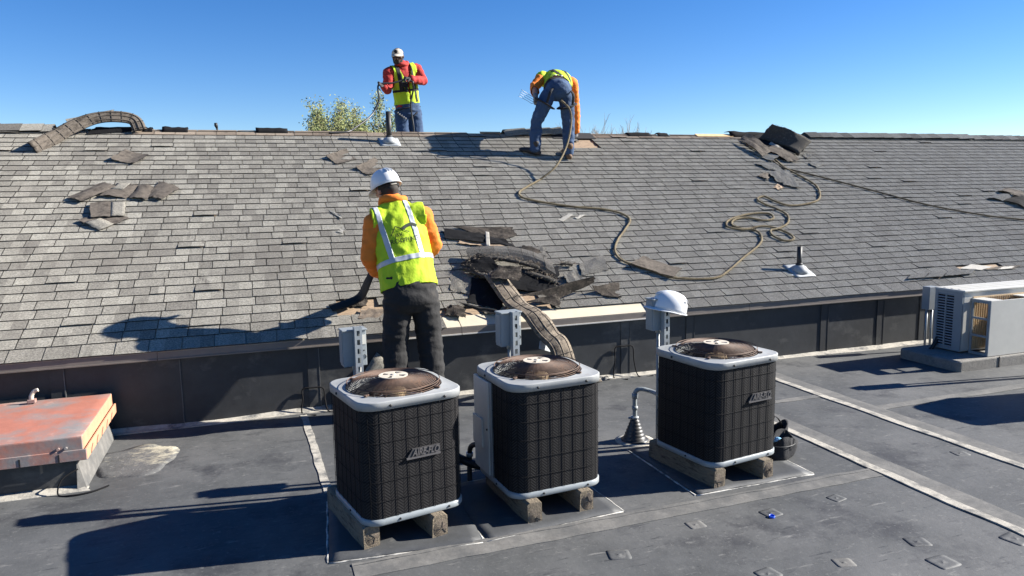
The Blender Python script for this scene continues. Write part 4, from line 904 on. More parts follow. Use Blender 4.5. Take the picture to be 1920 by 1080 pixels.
def debris(name, px4, lifts, label, cat, group, m='under', back='shedge', bend=0.0, twist=0.0, seed=0, th=0.0045, rough=0.005, patch=None, tone=0.45):
    P = quadsheet(px4, lifts, bend=bend, twist=twist, seed=seed, rough=rough)
    if ((P[1][0]-P[0][0]).cross(P[0][1]-P[0][0])).dot(NRM) < 0: P = P[::-1]
    mb = MB(); mb.sheet(P, th, 0, 1, 1, False, tone=lambda a, b: tone); o = mb.build(name, [m, back], tone=True)
    tag(o, label, cat, group)
    if patch:                               # exposed lighter strip on the piece
        mb = MB(); nu = len(P); nv = len(P[0]); i0, i1, j0, j1 = patch; Q = [[P[i][j]+NRM*0.002 for j in range(j0, j1+1)] for i in range(i0, i1+1)]
        mb.sheet(Q, 0.0015, 0, 1, 1, True); mb.build('granule_patch', ['shingle', 'shedge'], o, tone=True)
    return o
gL = 'loose torn shingles on the slope above the roof hatch'
debris('loose_shingle', [(206, 296), (252, 305), (279, 289), (236, 279)], [0.05, 0.035, 0.03, 0.012], 'single curled brown shingle lying alone below the bent ridge vent', 'shingle', gL, bend=-0.02, seed=1)
debris('loose_shingle', [(127, 371), (153, 377), (217, 350), (191, 341)], [0.03, 0.04, 0.03, 0.02], 'brown shingle strip, first of a row of four below the lone one', 'shingle', gL, bend=0.012, seed=2)
debris('loose_shingle', [(186, 366), (236, 372), (262, 348), (218, 344)], [0.035, 0.015, 0.012, 0.012], 'grey brown shingle, second in the row of four', 'shingle', gL, bend=0.012, seed=3, patch=(1, 6, 3, 6))
debris('loose_shingle', [(240, 371), (275, 374), (289, 350), (263, 346)], [0.02, 0.03, 0.02, 0.02], 'dark brown shingle, third in the row of four', 'shingle', gL, bend=0.015, seed=4)
debris('loose_shingle', [(276, 369), (304, 373), (338, 352), (298, 340)], [0.02, 0.035, 0.03, 0.016], 'dark brown shingle with raised tip at the end of the row of four', 'shingle', gL, bend=0.01, seed=5)
debris('loose_shingle', [(147, 412), (184, 432), (243, 409), (205, 397)], [0.035, 0.02, 0.012, 0.012], 'pointed grey shingle half covered by a square one', 'shingle', gL, bend=0.004, seed=6, patch=(3, 10, 0, 3))
debris('loose_shingle', [(168, 407), (234, 405), (235, 378), (169, 380)], [0.05, 0.024, 0.02, 0.03], 'square shingle with dark worn patch on top of pointed one', 'shingle', gL, bend=0.006, seed=7, patch=(6, 10, 0, 6))
gR = 'loose torn shingles below the standing worker'
debris('loose_shingle', [(612, 290), (632, 307), (668, 298), (650, 278)], [0.05, 0.02, 0.015, 0.015], 'bent brown shingle near the tall vent pipe, further from worker in hard hat', 'shingle', gR, bend=-0.02, seed=8)
debris('loose_shingle', [(667, 311), (690, 327), (730, 316), (704, 295)], [0.05, 0.03, 0.02, 0.02], 'bent brown shingle directly above the hard hat of the stripping worker', 'shingle', gR, bend=-0.025, seed=9)
debris('loose_shingle', [(1184, 493), (1262, 518), (1278, 503), (1206, 479)], [0.06, 0.05, 0.04, 0.03], 'long grey shingle strip lying across the rope', 'shingle', 'shingle strips by the rope', bend=-0.012, seed=10, rough=0.008)
# bent ridge vent by the ridge: a long arched strip
def arch(name, pxs, lifts, width, m, label, cat, ribs=True, th=0.018, group=None, side=None, parent_mats=None):
    c = spline([RP(x, y, l) for (x, y), l in zip(pxs, lifts)], 6); P = []
    for i, p_ in enumerate(c):
        t_ = (c[min(i+1, len(c)-1)]-c[max(i-1, 0)]).normalized(); s_ = (side if side is not None else NRM.cross(t_)).normalized(); s_ = (s_-t_*s_.dot(t_)).normalized(); up_ = t_.cross(s_)
        if up_.dot(NRM) < 0: up_ = -up_
        P.append([p_+s_*(width*(k/6-0.5))+up_*(0.012*math.cos((k/6-0.5)*PI)) for k in range(7)])
    if ((P[1][0]-P[0][0]).cross(P[0][1]-P[0][0])).dot(NRM) < 0: P = [r[::-1] for r in P]
    mb = MB(); mb.sheet(P, th, 0, 1, 1); o = mb.build(name, [m, 'shedge']); tag(o, label, cat, group)
    if ribs:
        for k in (1, 3, 5):
            mb = MB(); mb.tube([r[k]+NRM*0.004 for r in P], 0.006, 5); mb.build('rib', m, o)
        for i in range(2, len(P)-1, 3):
            mb = MB(); mb.tube([q+NRM*0.003 for q in P[i]], 0.0045, 4); mb.build('cross_rib', 'shedge', o)
    return o
arch('bent_ridge_vent', [(62, 278), (100, 258), (135, 238), (175, 222), (215, 218), (250, 224), (262, 244)], [0.05, 0.07, 0.12, 0.16, 0.17, 0.13, 0.05], 0.155, 'under', 'long weathered ridge vent strip arched over the ridge above the loose shingles', 'ridge vent', side=Vector((0.15, 0.55, 0.80)))
debris('ridge_board', [(122, 224), (132, 232), (216, 213), (212, 205)], [0.12, 0.14, 0.13, 0.14], 'flat grey shingle strip leaning on the arched ridge vent', 'shingle strip', None, m='shingle', seed=12)
debris('loose_shingle', [(160, 252), (245, 246), (262, 238), (180, 238)], [0.01, 0.02, 0.06, 0.05], 'dark felt scrap in the shade beneath the arched ridge vent', 'felt scrap', None, m='felt', back='felt', seed=13)

# ---- heap at the ridge: roll of black vent, torn felt and shingles
gT = 'torn pieces heaped at the ridge by the black roll'
Pq = quadsheet([(1424, 262), (1497, 292), (1518, 268), (1449, 232)], [0.02, 0.02, 0.16, 0.30], nu=14, nv=9, bend=0.03, seed=14, rough=0.012)
mb = MB(); mb.sheet(Pq[::-1], 0.05, 0, 0, 0); rollo = tag(mb.build('black_vent_roll', ['vent']), 'thick black fibrous vent slab tilted up on the ridge heap', 'vent slab')
fz = MB(); rr = random.Random(5)
for k in range(420):
    i = rr.uniform(0, 12.9); j = rr.uniform(0, 7.9); p_ = Pq[int(i)][int(j)].lerp(Pq[int(i)+1][int(j)+1], rr.random()); d = Vector((rr.uniform(-1, 1), rr.uniform(-1, 0.3), rr.uniform(-0.3, 1))).normalized()
    fz.tube([p_, p_+d*0.02+NRM*0.006, p_+d*0.035], 0.0016, 3)
tag(fz.build('fibres', 'shedge', rollo), kind='stuff')
for i, (q, l, m_, b_, lab, cat) in enumerate([
    ([(1384, 262), (1430, 292), (1447, 283), (1400, 250)], [0.06, 0.05, 0.07, 0.14], 'under', 0.03, 'twisted brown strip at the top of the heap by the black slab', 'shingle'),
    ([(1395, 262), (1470, 300), (1495, 285), (1425, 252)], [0.02, 0.03, 0.05, 0.03], 'felt', 0.03, 'black felt sheet beneath the fibrous vent slab', 'felt'),
    ([(1412, 286), (1448, 300), (1462, 292), (1425, 278)], [0.03, 0.05, 0.06, 0.05], 'shingle', -0.02, 'small grey shingle under the twisted brown strip', 'shingle'),
    ([(1432, 281), (1478, 303), (1500, 300), (1450, 272)], [0.05, 0.03, 0.05, 0.07], 'under', 0.03, 'curled shingle in front of the fibrous vent slab', 'shingle'),
    ([(1440, 270), (1462, 285), (1470, 280), (1446, 266)], [0.06, 0.06, 0.08, 0.08], 'plastic_w', 0.01, 'small pale scrap stuck in the ridge heap', 'scrap'),
    ([(1416, 306), (1440, 318), (1470, 320), (1448, 304)], [0.02, 0.015, 0.02, 0.03], 'shingle', 0.01, 'lifted grey shingle under the dark rope', 'shingle'),
    ([(1440, 324), (1456, 340), (1478, 346), (1462, 318)], [0.03, 0.03, 0.02, 0.03], 'shingle', 0.02, 'ragged grey shingle where the two ropes part', 'shingle'),
    ([(1458, 322), (1470, 346), (1502, 352), (1478, 318)], [0.012, 0.03, 0.03, 0.02], 'shingle', 0.012, 'flat grey shingle beside the ragged one below the rope', 'shingle'),
    ([(1421, 330), (1440, 336), (1446, 326), (1432, 324)], [0.02, 0.03, 0.02, 0.02], 'under', 0.01, 'small dark chip left of the ragged grey shingle', 'shingle'),
    ([(1450, 350), (1462, 356), (1470, 350), (1458, 345)], [0.012, 0.02, 0.02, 0.012], 'wood', 0.0, 'tiny tan wood chip below the ragged shingles', 'chip'),
    ([(1504, 292), (1514, 297), (1524, 291), (1512, 287)], [0.012, 0.02, 0.02, 0.012], 'shingle', 0.0, 'small tilted grey chip beyond the fibrous slab', 'chip'),
    ([(1514, 306), (1532, 314), (1546, 308), (1530, 302)], [0.012, 0.02, 0.015, 0.014], 'shingle', 0.006, 'thin grey flake above the straight dark rope', 'chip')]):
    debris('torn_shingle' if cat == 'shingle' else ('felt_sheet' if cat == 'felt' else 'scrap'), q, l, lab, cat, gT, m=m_, bend=b_, seed=20+i, rough=0.012, tone=0.6)

# ---- small heap at the far right
for i, (q, l, m_, lab) in enumerate([([(1870, 358), (1900, 366), (1935, 372), (1890, 352)], [0.02, 0.06, 0.08, 0.02], 'under', 'curled shingle lifted over the small heap at the far end of the slope'), ([(1848, 372), (1880, 378), (1905, 370), (1870, 364)], [0.012, 0.012, 0.03, 0.02], 'shingle', 'grey shingle lying flat below the small heap far along the slope'), ([(1880, 376), (1925, 392), (1940, 376), (1900, 366)], [0.02, 0.02, 0.05, 0.04], 'felt', 'black felt scrap inside the small heap far along the slope')]):
    debris('torn_shingle', q, l, lab, 'shingle', 'small heap far along the slope', m=m_, bend=0.03, seed=40+i, tone=0.6, rough=0.012)
# ---- lifted tabs and pale scars low on the slope near the white air conditioner
for i, (q, l, m_) in enumerate([([(1800, 503), (1840, 506), (1862, 500), (1822, 495)], [0.012, 0.012, 0.012, 0.012], 'plastic_w'), ([(1846, 506), (1900, 504), (1915, 497), (1868, 500)], [0.012, 0.014, 0.012, 0.012], 'under'), ([(1872, 505), (1898, 503), (1902, 499), (1880, 500)], [0.017, 0.017, 0.017, 0.017], 'plastic_w')]):
    debris('scarred_patch', q, l, ['pale bare scar low on the slope above the white air conditioner', 'brown worn patch next to the pale scar above the air conditioner', 'pale scrap on the brown worn patch above the air conditioner'][i], 'worn patch', None, m=m_, seed=50+i, th=0.004, rough=0.002)
for i, (x, y) in enumerate([(1718, 519), (1752, 517), (1786, 514), (1806, 512)]):
    debris('lifted_tab', [(x-16, y+3), (x+16, y+1), (x+24, y-8), (x-8, y-6)], [0.035, 0.028, 0.012, 0.012], ['curled shingle tab farthest from the pale scar above the air conditioner', 'curled shingle tab second farthest from the pale scar', 'curled shingle tab second nearest the pale scar above the air conditioner', 'curled shingle tab next to the pale scar'][i], 'shingle tab', 'curled tabs near the air conditioner', m='shingle', seed=60+i, tone=0.5)
# ---- white tape scraps
for i, (q, lab) in enumerate([([(1048, 412), (1056, 416), (1074, 402), (1066, 400)], 'white tape scrap on the shingles above the torn heap, wider one'), ([(1078, 408), (1082, 410), (1098, 403), (1094, 402)], 'narrow white tape scrap beside the wider one'), ([(616, 392), (620, 397), (642, 410), (640, 405)], 'thin pale scuff strip up-slope of the worker in the hard hat'), ([(632, 434), (640, 437), (648, 431), (640, 429)], 'small pale scrap beside the arm of the worker in the hard hat')]):
    debris('tape_scrap', q, [0.012, 0.012, 0.018, 0.014], lab, 'tape scrap', 'white scraps on the shingles', m='plastic_w', back='plastic_w', seed=70+i, th=0.002, rough=0.006)

# ---------------------------------------------------------------- the big torn heap at the eave
gH = 'pieces of the big torn heap at the eave'
heap = [
    # px corners, lifts, material, bend, label
    ([(832, 428), (944, 447), (966, 462), (834, 446)], [0.03, 0.03, 0.03, 0.03], 'felt', 0.01, 'black felt strip with tape lying highest in the heap'),
    ([(850, 424), (960, 425), (968, 440), (940, 452)], [0.02, 0.02, 0.02, 0.02], 'underdk', 0.0, 'grey underside strip behind the taped felt'),
    ([(858, 455), (944, 466), (946, 452), (866, 446)], [0.02, 0.03, 0.02, 0.02], 'wood', 0.0, 'tan bare edge strip under the taped felt'),
    ([(962, 478), (995, 486), (1018, 474), (980, 460)], [0.02, 0.03, 0.02, 0.02], 'underdk', 0.02, 'crumpled grey shingle at the end of the taped felt'),
    ([(1000, 478), (1024, 480), (1022, 462), (996, 462)], [0.03, 0.015, 0.02, 0.03], 'shingle', 0.0, 'small flat shingle at the corner of the heap'),
    ([(1086, 494), (1090, 516), (1140, 506), (1130, 478)], [0.02, 0.02, 0.015, 0.02], 'shingle', 0.01, 'wide flat grey shingle on the slope beside the heap'),
    ([(1056, 512), (1066, 532), (1096, 528), (1080, 506)], [0.06, 0.05, 0.03, 0.05], 'shingle', 0.0, 'tilted grey shingle against the rim of the heap'),
    ([(1112, 536), (1140, 556), (1166, 556), (1160, 528)], [0.09, 0.02, 0.03, 0.03], 'underdk', -0.03, 'curled brown shingle at the foot of the heap near the rope'),
    ([(968, 556), (1046, 562), (1114, 530), (1110, 520)], [0.10, 0.02, 0.09, 0.16], 'underdk', 0.04, 'long rolled shingle strip along the front of the heap'),
    ([(985, 566), (1050, 576), (1052, 558), (1040, 550)], [0.05, 0.02, 0.06, 0.09], 'underdk', 0.02, 'pointed brown shingle under the long rolled strip'),
    ([(918, 522), (976, 526), (978, 500), (930, 500)], [0.15, 0.17, 0.20, 0.15], 'underdk', 0.01, 'grey shingle hanging over the dark hollow of the heap'),
    ([(878, 566), (936, 580), (960, 530), (884, 520)], [0.012, 0.012, 0.05, 0.03], 'felt', 0.0, 'black felt spread below the heap in shade'),
    ([(845, 545), (885, 553), (890, 512), (845, 508)], [0.012, 0.012, 0.015, 0.012], 'shingle', 0.0, 'flat shingle in shade beside the heap'),
    ([(862, 566), (872, 574), (930, 592), (940, 585)], [0.03, 0.02, 0.03, 0.05], 'shbrown', 0.0, 'thin splinter strip below the felt at the eave'),
    ([(836, 590), (872, 596), (872, 574), (838, 574)], [0.012, 0.02, 0.02, 0.012], 'underdk', 0.01, 'rough bark-like scrap at the eave by the torn course'),
    ([(640, 572), (686, 574), (690, 560), (646, 560)], [0.004, 0.004, 0.004, 0.004], 'underdk', 0.0, 'brown scrap left in bared patch by the stripping worker'),
    ([(672, 598), (716, 596), (718, 578), (676, 580)], [0.004, 0.004, 0.006, 0.004], 'shbrown', 0.0, 'brown bared shingle back beside the knee of the stripping worker'),
    ([(872, 512), (940, 540), (1040, 548), (1050, 500)], [0.01, 0.02, 0.03, 0.02], 'felt', 0.05, 'large black felt sheet put in as the dark of the heap hollow'),  # black sheet whose colour stands for the shade in the hollow
    ([(862, 498), (905, 522), (935, 500), (890, 474)], [0.05, 0.06, 0.13, 0.09], 'felt', 0.04, 'glossy black fold at the hatch side of the heap'),
]
for i, (q, l, m_, b_, lab) in enumerate(heap):
    debris('felt_piece' if m_ == 'felt' else 'torn_shingle', q, l, lab, 'felt' if m_ == 'felt' else 'shingle', gH, m=m_, bend=b_, seed=80+i, rough=0.016, tone=0.3)
# silver tape on the felt
mb = MB(); mb.sheet(quadsheet([(911, 461), (919, 463), (917, 435), (910, 434)], [0.046]*4, 5, 7, 0.0, jag=0.0, rough=0.002)[::-1], 0.001); tag(mb.build('silver_tape', 'plastic_w'), 'short silver tape strip across the black felt', 'tape')
# arched rim of shingles over the hollow
rim = [((876, 476), 0.10), ((915, 472), 0.13), ((955, 473), 0.15), ((992, 480), 0.16), ((1022, 492), 0.15), ((1046, 508), 0.10)]
cl = spline([RP(x, y, l) for (x, y), l in rim], 6)
rimt = thing('arched_shingle_strip', 'arched strip of linked grey shingles bridging the dark hollow of the heap', 'shingle strip', tuple(RP(960, 490)))
for i in range(0, len(cl)-4, 4):
    a, b = cl[i], cl[i+4]; P = []
    for q in (a, a.lerp(b, 0.5), b-(b-a)*0.03):
        P.append([q+Vector((0.03, 0.11, 0.05)), q+Vector((0, 0.04, 0.028)), q, q+Vector((-0.0, -0.045, -0.055-0.01*(i % 3)))])
    if ((P[1][0]-P[0][0]).cross(P[0][1]-P[0][0])).dot(NRM) < 0: P = [r[::-1] for r in P]
    mb = MB(); tn = random.choice((0.0, 0.1, 0.25)); mb.sheet(P, 0.007, 0, 1, 1, False, tone=lambda a_, b_: tn); mb.build('shingle_tab', ['shingle', 'shedge'], rimt, world=True, tone=True)
# fibrous black vent rolls in the hollow
def fibre_roll(pxs, lifts, r_, label, seed, hairs=260, m='vent', flat=0.6):
    c = spline([RP(x, y, l) for (x, y), l in zip(pxs, lifts)], 6); mb = MB()
    mb.tube(c, [r_*(0.8+0.3*mnoise.noise(Vector((i*0.5, seed, 0))))*min(1, 0.5+i*0.3, 0.5+(len(c)-1-i)*0.3) for i in range(len(c))], 12, flat=flat)
    o = tag(mb.build('vent_roll', m), label, 'vent roll', gH); rr = random.Random(seed); fz = MB()
    for k in range(hairs):
        i = rr.randrange(len(c)); d = Vector((rr.uniform(-1, 1), rr.uniform(-1, 1), rr.uniform(-0.4, 1))).normalized(); p_ = c[i]+d*r_*0.75
        fz.tube([p_, p_+d*0.018+Vector((rr.uniform(-1, 1), rr.uniform(-1, 1), 0))*0.008, p_+d*0.03+Vector((rr.uniform(-1, 1), rr.uniform(-1, 1), -0.5))*0.016], 0.0013, 3)
    tag(fz.build('fibres', 'ventt', o), kind='stuff')
fibre_roll([(884, 488), (930, 484), (975, 492), (1012, 502)], [0.09, 0.12, 0.13, 0.11], 0.045, 'furry grey vent roll under the arched shingles', 3, 420, 'vent')
fibre_roll([(975, 510), (1005, 516), (1030, 524), (1044, 530)], [0.05, 0.07, 0.07, 0.05], 0.05, 'netted black vent roll end in the heap hollow', 4, 200)
fibre_roll([(870, 500), (895, 512), (920, 520), (945, 524)], [0.05, 0.06, 0.06, 0.05], 0.055, 'dark vent roll in the shaded side of the heap', 5, 120)
fibre_roll([(1050, 496), (1062, 494), (1074, 497)], [0.03, 0.04, 0.03], 0.03, 'short netted vent stub beside the wide flat shingle', 6, 90)
# ridge vent strip sliding off the eave down to the flat roof
sp = [RP(925, 512, 0.10), RP(948, 545, 0.10), RP(970, 572, 0.09), AY(1000, 590, 5.75), AY(1030, 628, 5.62), AY(1052, 655, 5.52)]
sp.append(Vector((sp[-1].x+0.06, 5.42, 0.03)))
cl = spline(sp, 7); P = []
for i, q in enumerate(cl):
    t_ = (cl[min(i+1, len(cl)-1)]-cl[max(i-1, 0)]).normalized(); s_ = (Vector((1, 0.10, 0.1))-t_*t_.dot(Vector((1, 0.10, 0.1)))).normalized(); n_ = t_.cross(s_)
    if n_.dot(Vector((0.2, -0.6, 1))) < 0: n_ = -n_
    P.append([q+s_*(0.20*(k/8-0.5))+n_*(0.022*math.cos((k/8-0.5)*PI)+0.006*math.sin(k*2.4)+0.012*mnoise.noise(Vector((i*0.3, k*0.4, 2)))) for k in range(9)])
chute = thing('hanging_ridge_vent', 'weathered brown ridge vent strip hanging from the heap over the eave', 'ridge vent', tuple(sp[-1]))
if ((P[1][0]-P[0][0]).cross(P[0][1]-P[0][0])).dot(Vector((0.2, -0.6, 1))) < 0: P = [r[::-1] for r in P]
mb = MB(); mb.sheet(P, 0.02, 0, 1, 1); mb.build('vent_strip', ['ventt', 'shedge'], chute, world=True)
for k in (1, 4, 7): mb = MB(); mb.tube([r[k]+Vector((0, -0.002, 0.003)) for r in P], 0.0045, 5); mb.build('rib', 'ventt', chute, world=True)
for i in range(6, len(P)-2, 5): mb = MB(); mb.tube([q+Vector((0, -0.003, 0.008)) for q in P[i]], 0.0022, 4); mb.build('wire_tie', 'shedge', chute, world=True)
mb = MB(); a, b = AY(1012, 640, 5.60), G(1118, 692, 0.012); w_ = Vector((0.10, 0.10, 0.03)); P = []
for i in range(7):
    q = a.lerp(b, i/6)+Vector((0, 0, 0.02*math.sin(PI*i/6))); P.append([q+w_*(0.35), q, q-Vector((0.02, 0.03, 0.055*(1-i/8)))])
mb.sheet(P, 0.004, 0, 0, 0, False); tag(mb.build('metal_flashing', 'lead'), 'bent pale metal flashing leaning from the hanging vent to the roof', 'flashing')
for i, (x, y, s_, m_) in enumerate([(1130, 697, 0.06, 'under'), (1112, 703, 0.05, 'felt'), (1140, 710, 0.035, 'plastic_w'), (1122, 716, 0.03, 'under')]):
    c = G(x, y, 0.01); P = [[c+Vector((s_*(u-1)*1.3, s_*(v-1)*0.8+0.01*u, 0.012*((u+v) % 2)+0.004*v)) for v in range(3)] for u in range(3)]
    mb = MB(); mb.sheet(P, 0.005); tag(mb.build('debris_chip', m_), ['brown shingle chip at the foot of the metal flashing', 'black felt chip on the membrane below the flashing', 'small white chip on the membrane by the flashing', 'tiny brown chip farthest from the wall near the flashing'][i], 'chip', 'chips by the flashing')
# fallen shingle standing on its corner against the wall behind the first strut
pk = AY(706, 660, WY-0.008); hb_ = pk.z/2; bt = Vector((pk.x+0.01, WY-0.16, 0.002)); cm_ = pk.lerp(bt, 0.5); sd2 = Vector((0.19, 0.0, 0.02))
q0 = [bt, cm_+sd2, pk, cm_-sd2]
P = [[(q0[0]*(1-u)+q0[1]*u)*(1-v)+(q0[3]*(1-u)+q0[2]*u)*v for v in np.linspace(0, 1, 5)] for u in np.linspace(0, 1, 5)]
if ((P[1][0]-P[0][0]).cross(P[0][1]-P[0][0])).y > 0: P = P[::-1]
mb = MB(); mb.sheet(P, 0.006, 0, 1, 1, tone=lambda a_, b_: 0.7)
tag(mb.build('fallen_shingle', ['shingle', 'shedge'], tone=True), 'grey shingle standing on its corner against the wall beside the first strut', 'shingle')

# ================================================================ PEOPLE
def V(*a): return Vector(a)
def loft_geo(st, n=18):
    """st: list of (centre, rx, ry, lateral axis); closed rounded loft"""
    rings = []; m = len(st)
    for i, (c, rx, ry, lat) in enumerate(st):
        t_ = (st[min(i+1, m-1)][0]-st[max(i-1, 0)][0]).normalized(); l = (lat-t_*lat.dot(t_)).normalized(); d = t_.cross(l)
        rings.append([c+l*(rx*math.cos(2*PI*k/n))+d*(ry*math.sin(2*PI*k/n)) for k in range(n)])
    def cap(c, rx, ry, lat, t_, sgn):
        l = (lat-t_*lat.dot(t_)).normalized(); d = t_.cross(l); out = []
        for a in (0.45, 0.85, 1.2):
            k_ = math.cos(a); e = math.sin(a)*min(rx, ry)*0.8*sgn; out.append([c+t_*e+l*(rx*k_*math.cos(2*PI*k/n))+d*(ry*k_*math.sin(2*PI*k/n)) for k in range(n)])
        return out
    t0 = (st[1][0]-st[0][0]).normalized(); t1 = (st[-1][0]-st[-2][0]).normalized()
    allr = cap(*st[0], t0, -1)[::-1]+rings+cap(*st[-1], t1, 1)
    mb = MB(); mb.ring_loft(allr); return mb
def limb_geo(pts, rad, lat=None, n=14, flat=1.0):
    pts = [Vector(p_) for p_ in pts]
    lat = lat or (V(1, 0, 0) if abs((pts[-1]-pts[0]).normalized().x) < 0.8 else V(0, 1, 0))
    return loft_geo([(p_, r_, r_*flat, lat) for p_, r_ in zip(pts, rad)], n)
def ball_geo(c, rx, ry, rz, Rm=None):
    mb = MB(); mb.lathe([(max(1e-3, math.cos(a)), math.sin(a)) for a in np.linspace(-PI/2*0.97, PI/2*0.97, 13)], 18)
    mb.v = [Vector(c)+((Rm @ V(v.x*rx, v.y*ry, v.z*rz)) if Rm is not None else V(v.x*rx, v.y*ry, v.z*rz)) for v in mb.v]; return mb
def fuse(geos, voxel=0.01, smooth=3, fac=0.6):
    a = MB()
    for g in geos: a.add(g.v, g.f)
    me = bpy.data.meshes.new('tmp'); me.from_pydata([tuple(v) for v in a.v], [], a.f)
    bm = bmesh.new(); bm.from_mesh(me); bmesh.ops.recalc_face_normals(bm, faces=bm.faces); bm.to_mesh(me); bm.free()
    ob = bpy.data.objects.new('tmp', me)
    r_ = ob.modifiers.new('r', 'REMESH'); r_.mode = 'VOXEL'; r_.voxel_size = voxel; r_.adaptivity = 0
    if smooth: s_ = ob.modifiers.new('s', 'SMOOTH'); s_.iterations = smooth; s_.factor = fac
    m2 = evaluate(ob); bpy.data.meshes.remove(me)
    return m2
def wrinkle(me, amp, scale, stretch=(1, 1, 2.2), seed=0, ridge=True):
    n = me.vertices; cnt = len(n); co = np.empty(cnt*3, np.float32); no = np.empty(cnt*3, np.float32)
    n.foreach_get('co', co); me.vertex_normals.foreach_get('vector', no); co = co.reshape(-1, 3); no = no.reshape(-1, 3)
    for i in range(cnt):
        p_ = co[i]; p_ = V(float(p_[0]), float(p_[1]), float(p_[2])); q = V(p_.x*stretch[0], p_.y*stretch[1], p_.z*stretch[2])*scale+V(seed*7.1, 0, 0)
        a = mnoise.noise(q); b = mnoise.noise(q*2.1+V(3, 1, 2))
        f = ((1-abs(a)*2.2)*0.6+b*0.5) if ridge else a
        co[i] += no[i]*(amp*f)
    n.foreach_set('co', co.ravel()); me.update(); return me
def put(me, name, mats, parent):
    me.name = name; me.materials.clear()
    for m_ in (mats if isinstance(mats, list) else [mats]): me.materials.append(M[m_])
    iv = INV[parent if parent in INV else parent.parent]
    for v in me.vertices: v.co = iv @ v.co
    me.polygons.foreach_set('use_smooth', [True]*len(me.polygons)); me.update()
    return link(bpy.data.objects.new(name, me), parent)
def cut(me, keep, planes=()):
    """bisect with planes (co, no), then drop the faces whose centre fails keep()"""
    bm = bmesh.new(); bm.from_mesh(me)
    for co, no in planes: bmesh.ops.bisect_plane(bm, geom=bm.verts[:]+bm.edges[:]+bm.faces[:], plane_co=co, plane_no=no)
    bm.normal_update(); kill = [f for f in bm.faces if not keep(f.calc_center_median(), f.normal)]
    bmesh.ops.delete(bm, geom=kill, context='FACES'); out = bpy.data.meshes.new('cut'); bm.to_mesh(out); bm.free(); return out
def thicken(me, th, out=0.0):
    bm = bmesh.new(); bm.from_mesh(me); bm.normal_update()
    if out:
        for v in bm.verts: v.co += v.normal*out
    vs_ = {}; fs = bm.faces[:]
    for v in bm.verts[:]: vs_[v] = bm.verts.new(v.co-v.normal*th)
    edges = [e for e in bm.edges if len(e.link_faces) == 1]
    for f in fs: bm.faces.new([vs_[v] for v in reversed(f.verts)])
    for e in edges:
        l = e.link_loops[0]; a, b = l.vert, l.link_loop_next.vert
        try: bm.faces.new([b, a, vs_[a], vs_[b]])
        except ValueError: pass
    r_ = bpy.data.meshes.new('thick'); bm.to_mesh(r_); bm.free(); return r_
def hand_geos(wrist, palm_dir, finger_dir, lat, side, s=1.0, curl=0.8, grow=0.0):
    """palm from the wrist along palm_dir, five separate fingers curling towards finger_dir; lat = across the knuckles, thumb on +lat*side"""
    pd, fd, la = palm_dir.normalized(), finger_dir.normalized(), lat.normalized(); g = grow; out = []
    kn = wrist+pd*0.088*s
    out.append(loft_geo([(wrist, 0.027*s+g, 0.021*s+g, la), (wrist+pd*0.04*s, 0.038*s+g, 0.019*s+g, la), (kn, 0.041*s+g, 0.017*s+g, la)], 12))
    for k, (o, l) in enumerate(((0.031, 0.072), (0.0105, 0.080), (-0.0105, 0.074), (-0.031, 0.058))):
        p0 = kn+la*(o*side*s)-pd*0.006; a1 = curl*0.8; a2 = curl*1.7; a3 = curl*2.4
        d1 = pd*math.cos(a1)+fd*math.sin(a1); d2 = pd*math.cos(a2)+fd*math.sin(a2); d3 = pd*math.cos(a3)+fd*math.sin(a3)
        p1 = p0+d1*l*0.48*s; p2 = p1+d2*l*0.32*s; p3 = p2+d3*l*0.24*s
        out.append(limb_geo([p0, p1, p2, p3], [0.0098*s+g, 0.0092*s+g, 0.0085*s+g, 0.0072*s+g], n=10))
    t0 = wrist+pd*0.026*s+la*(0.030*side*s); td = (pd*0.6+la*side*0.75+fd*0.35).normalized(); t1 = t0+td*0.042*s; t2 = t1+(pd*0.75+fd*0.6).normalized()*0.032*s
    out.append(limb_geo([t0-la*0.01*side, t1, t2], [0.0135*s+g, 0.0112*s+g, 0.0088*s+g], n=10))
    return out

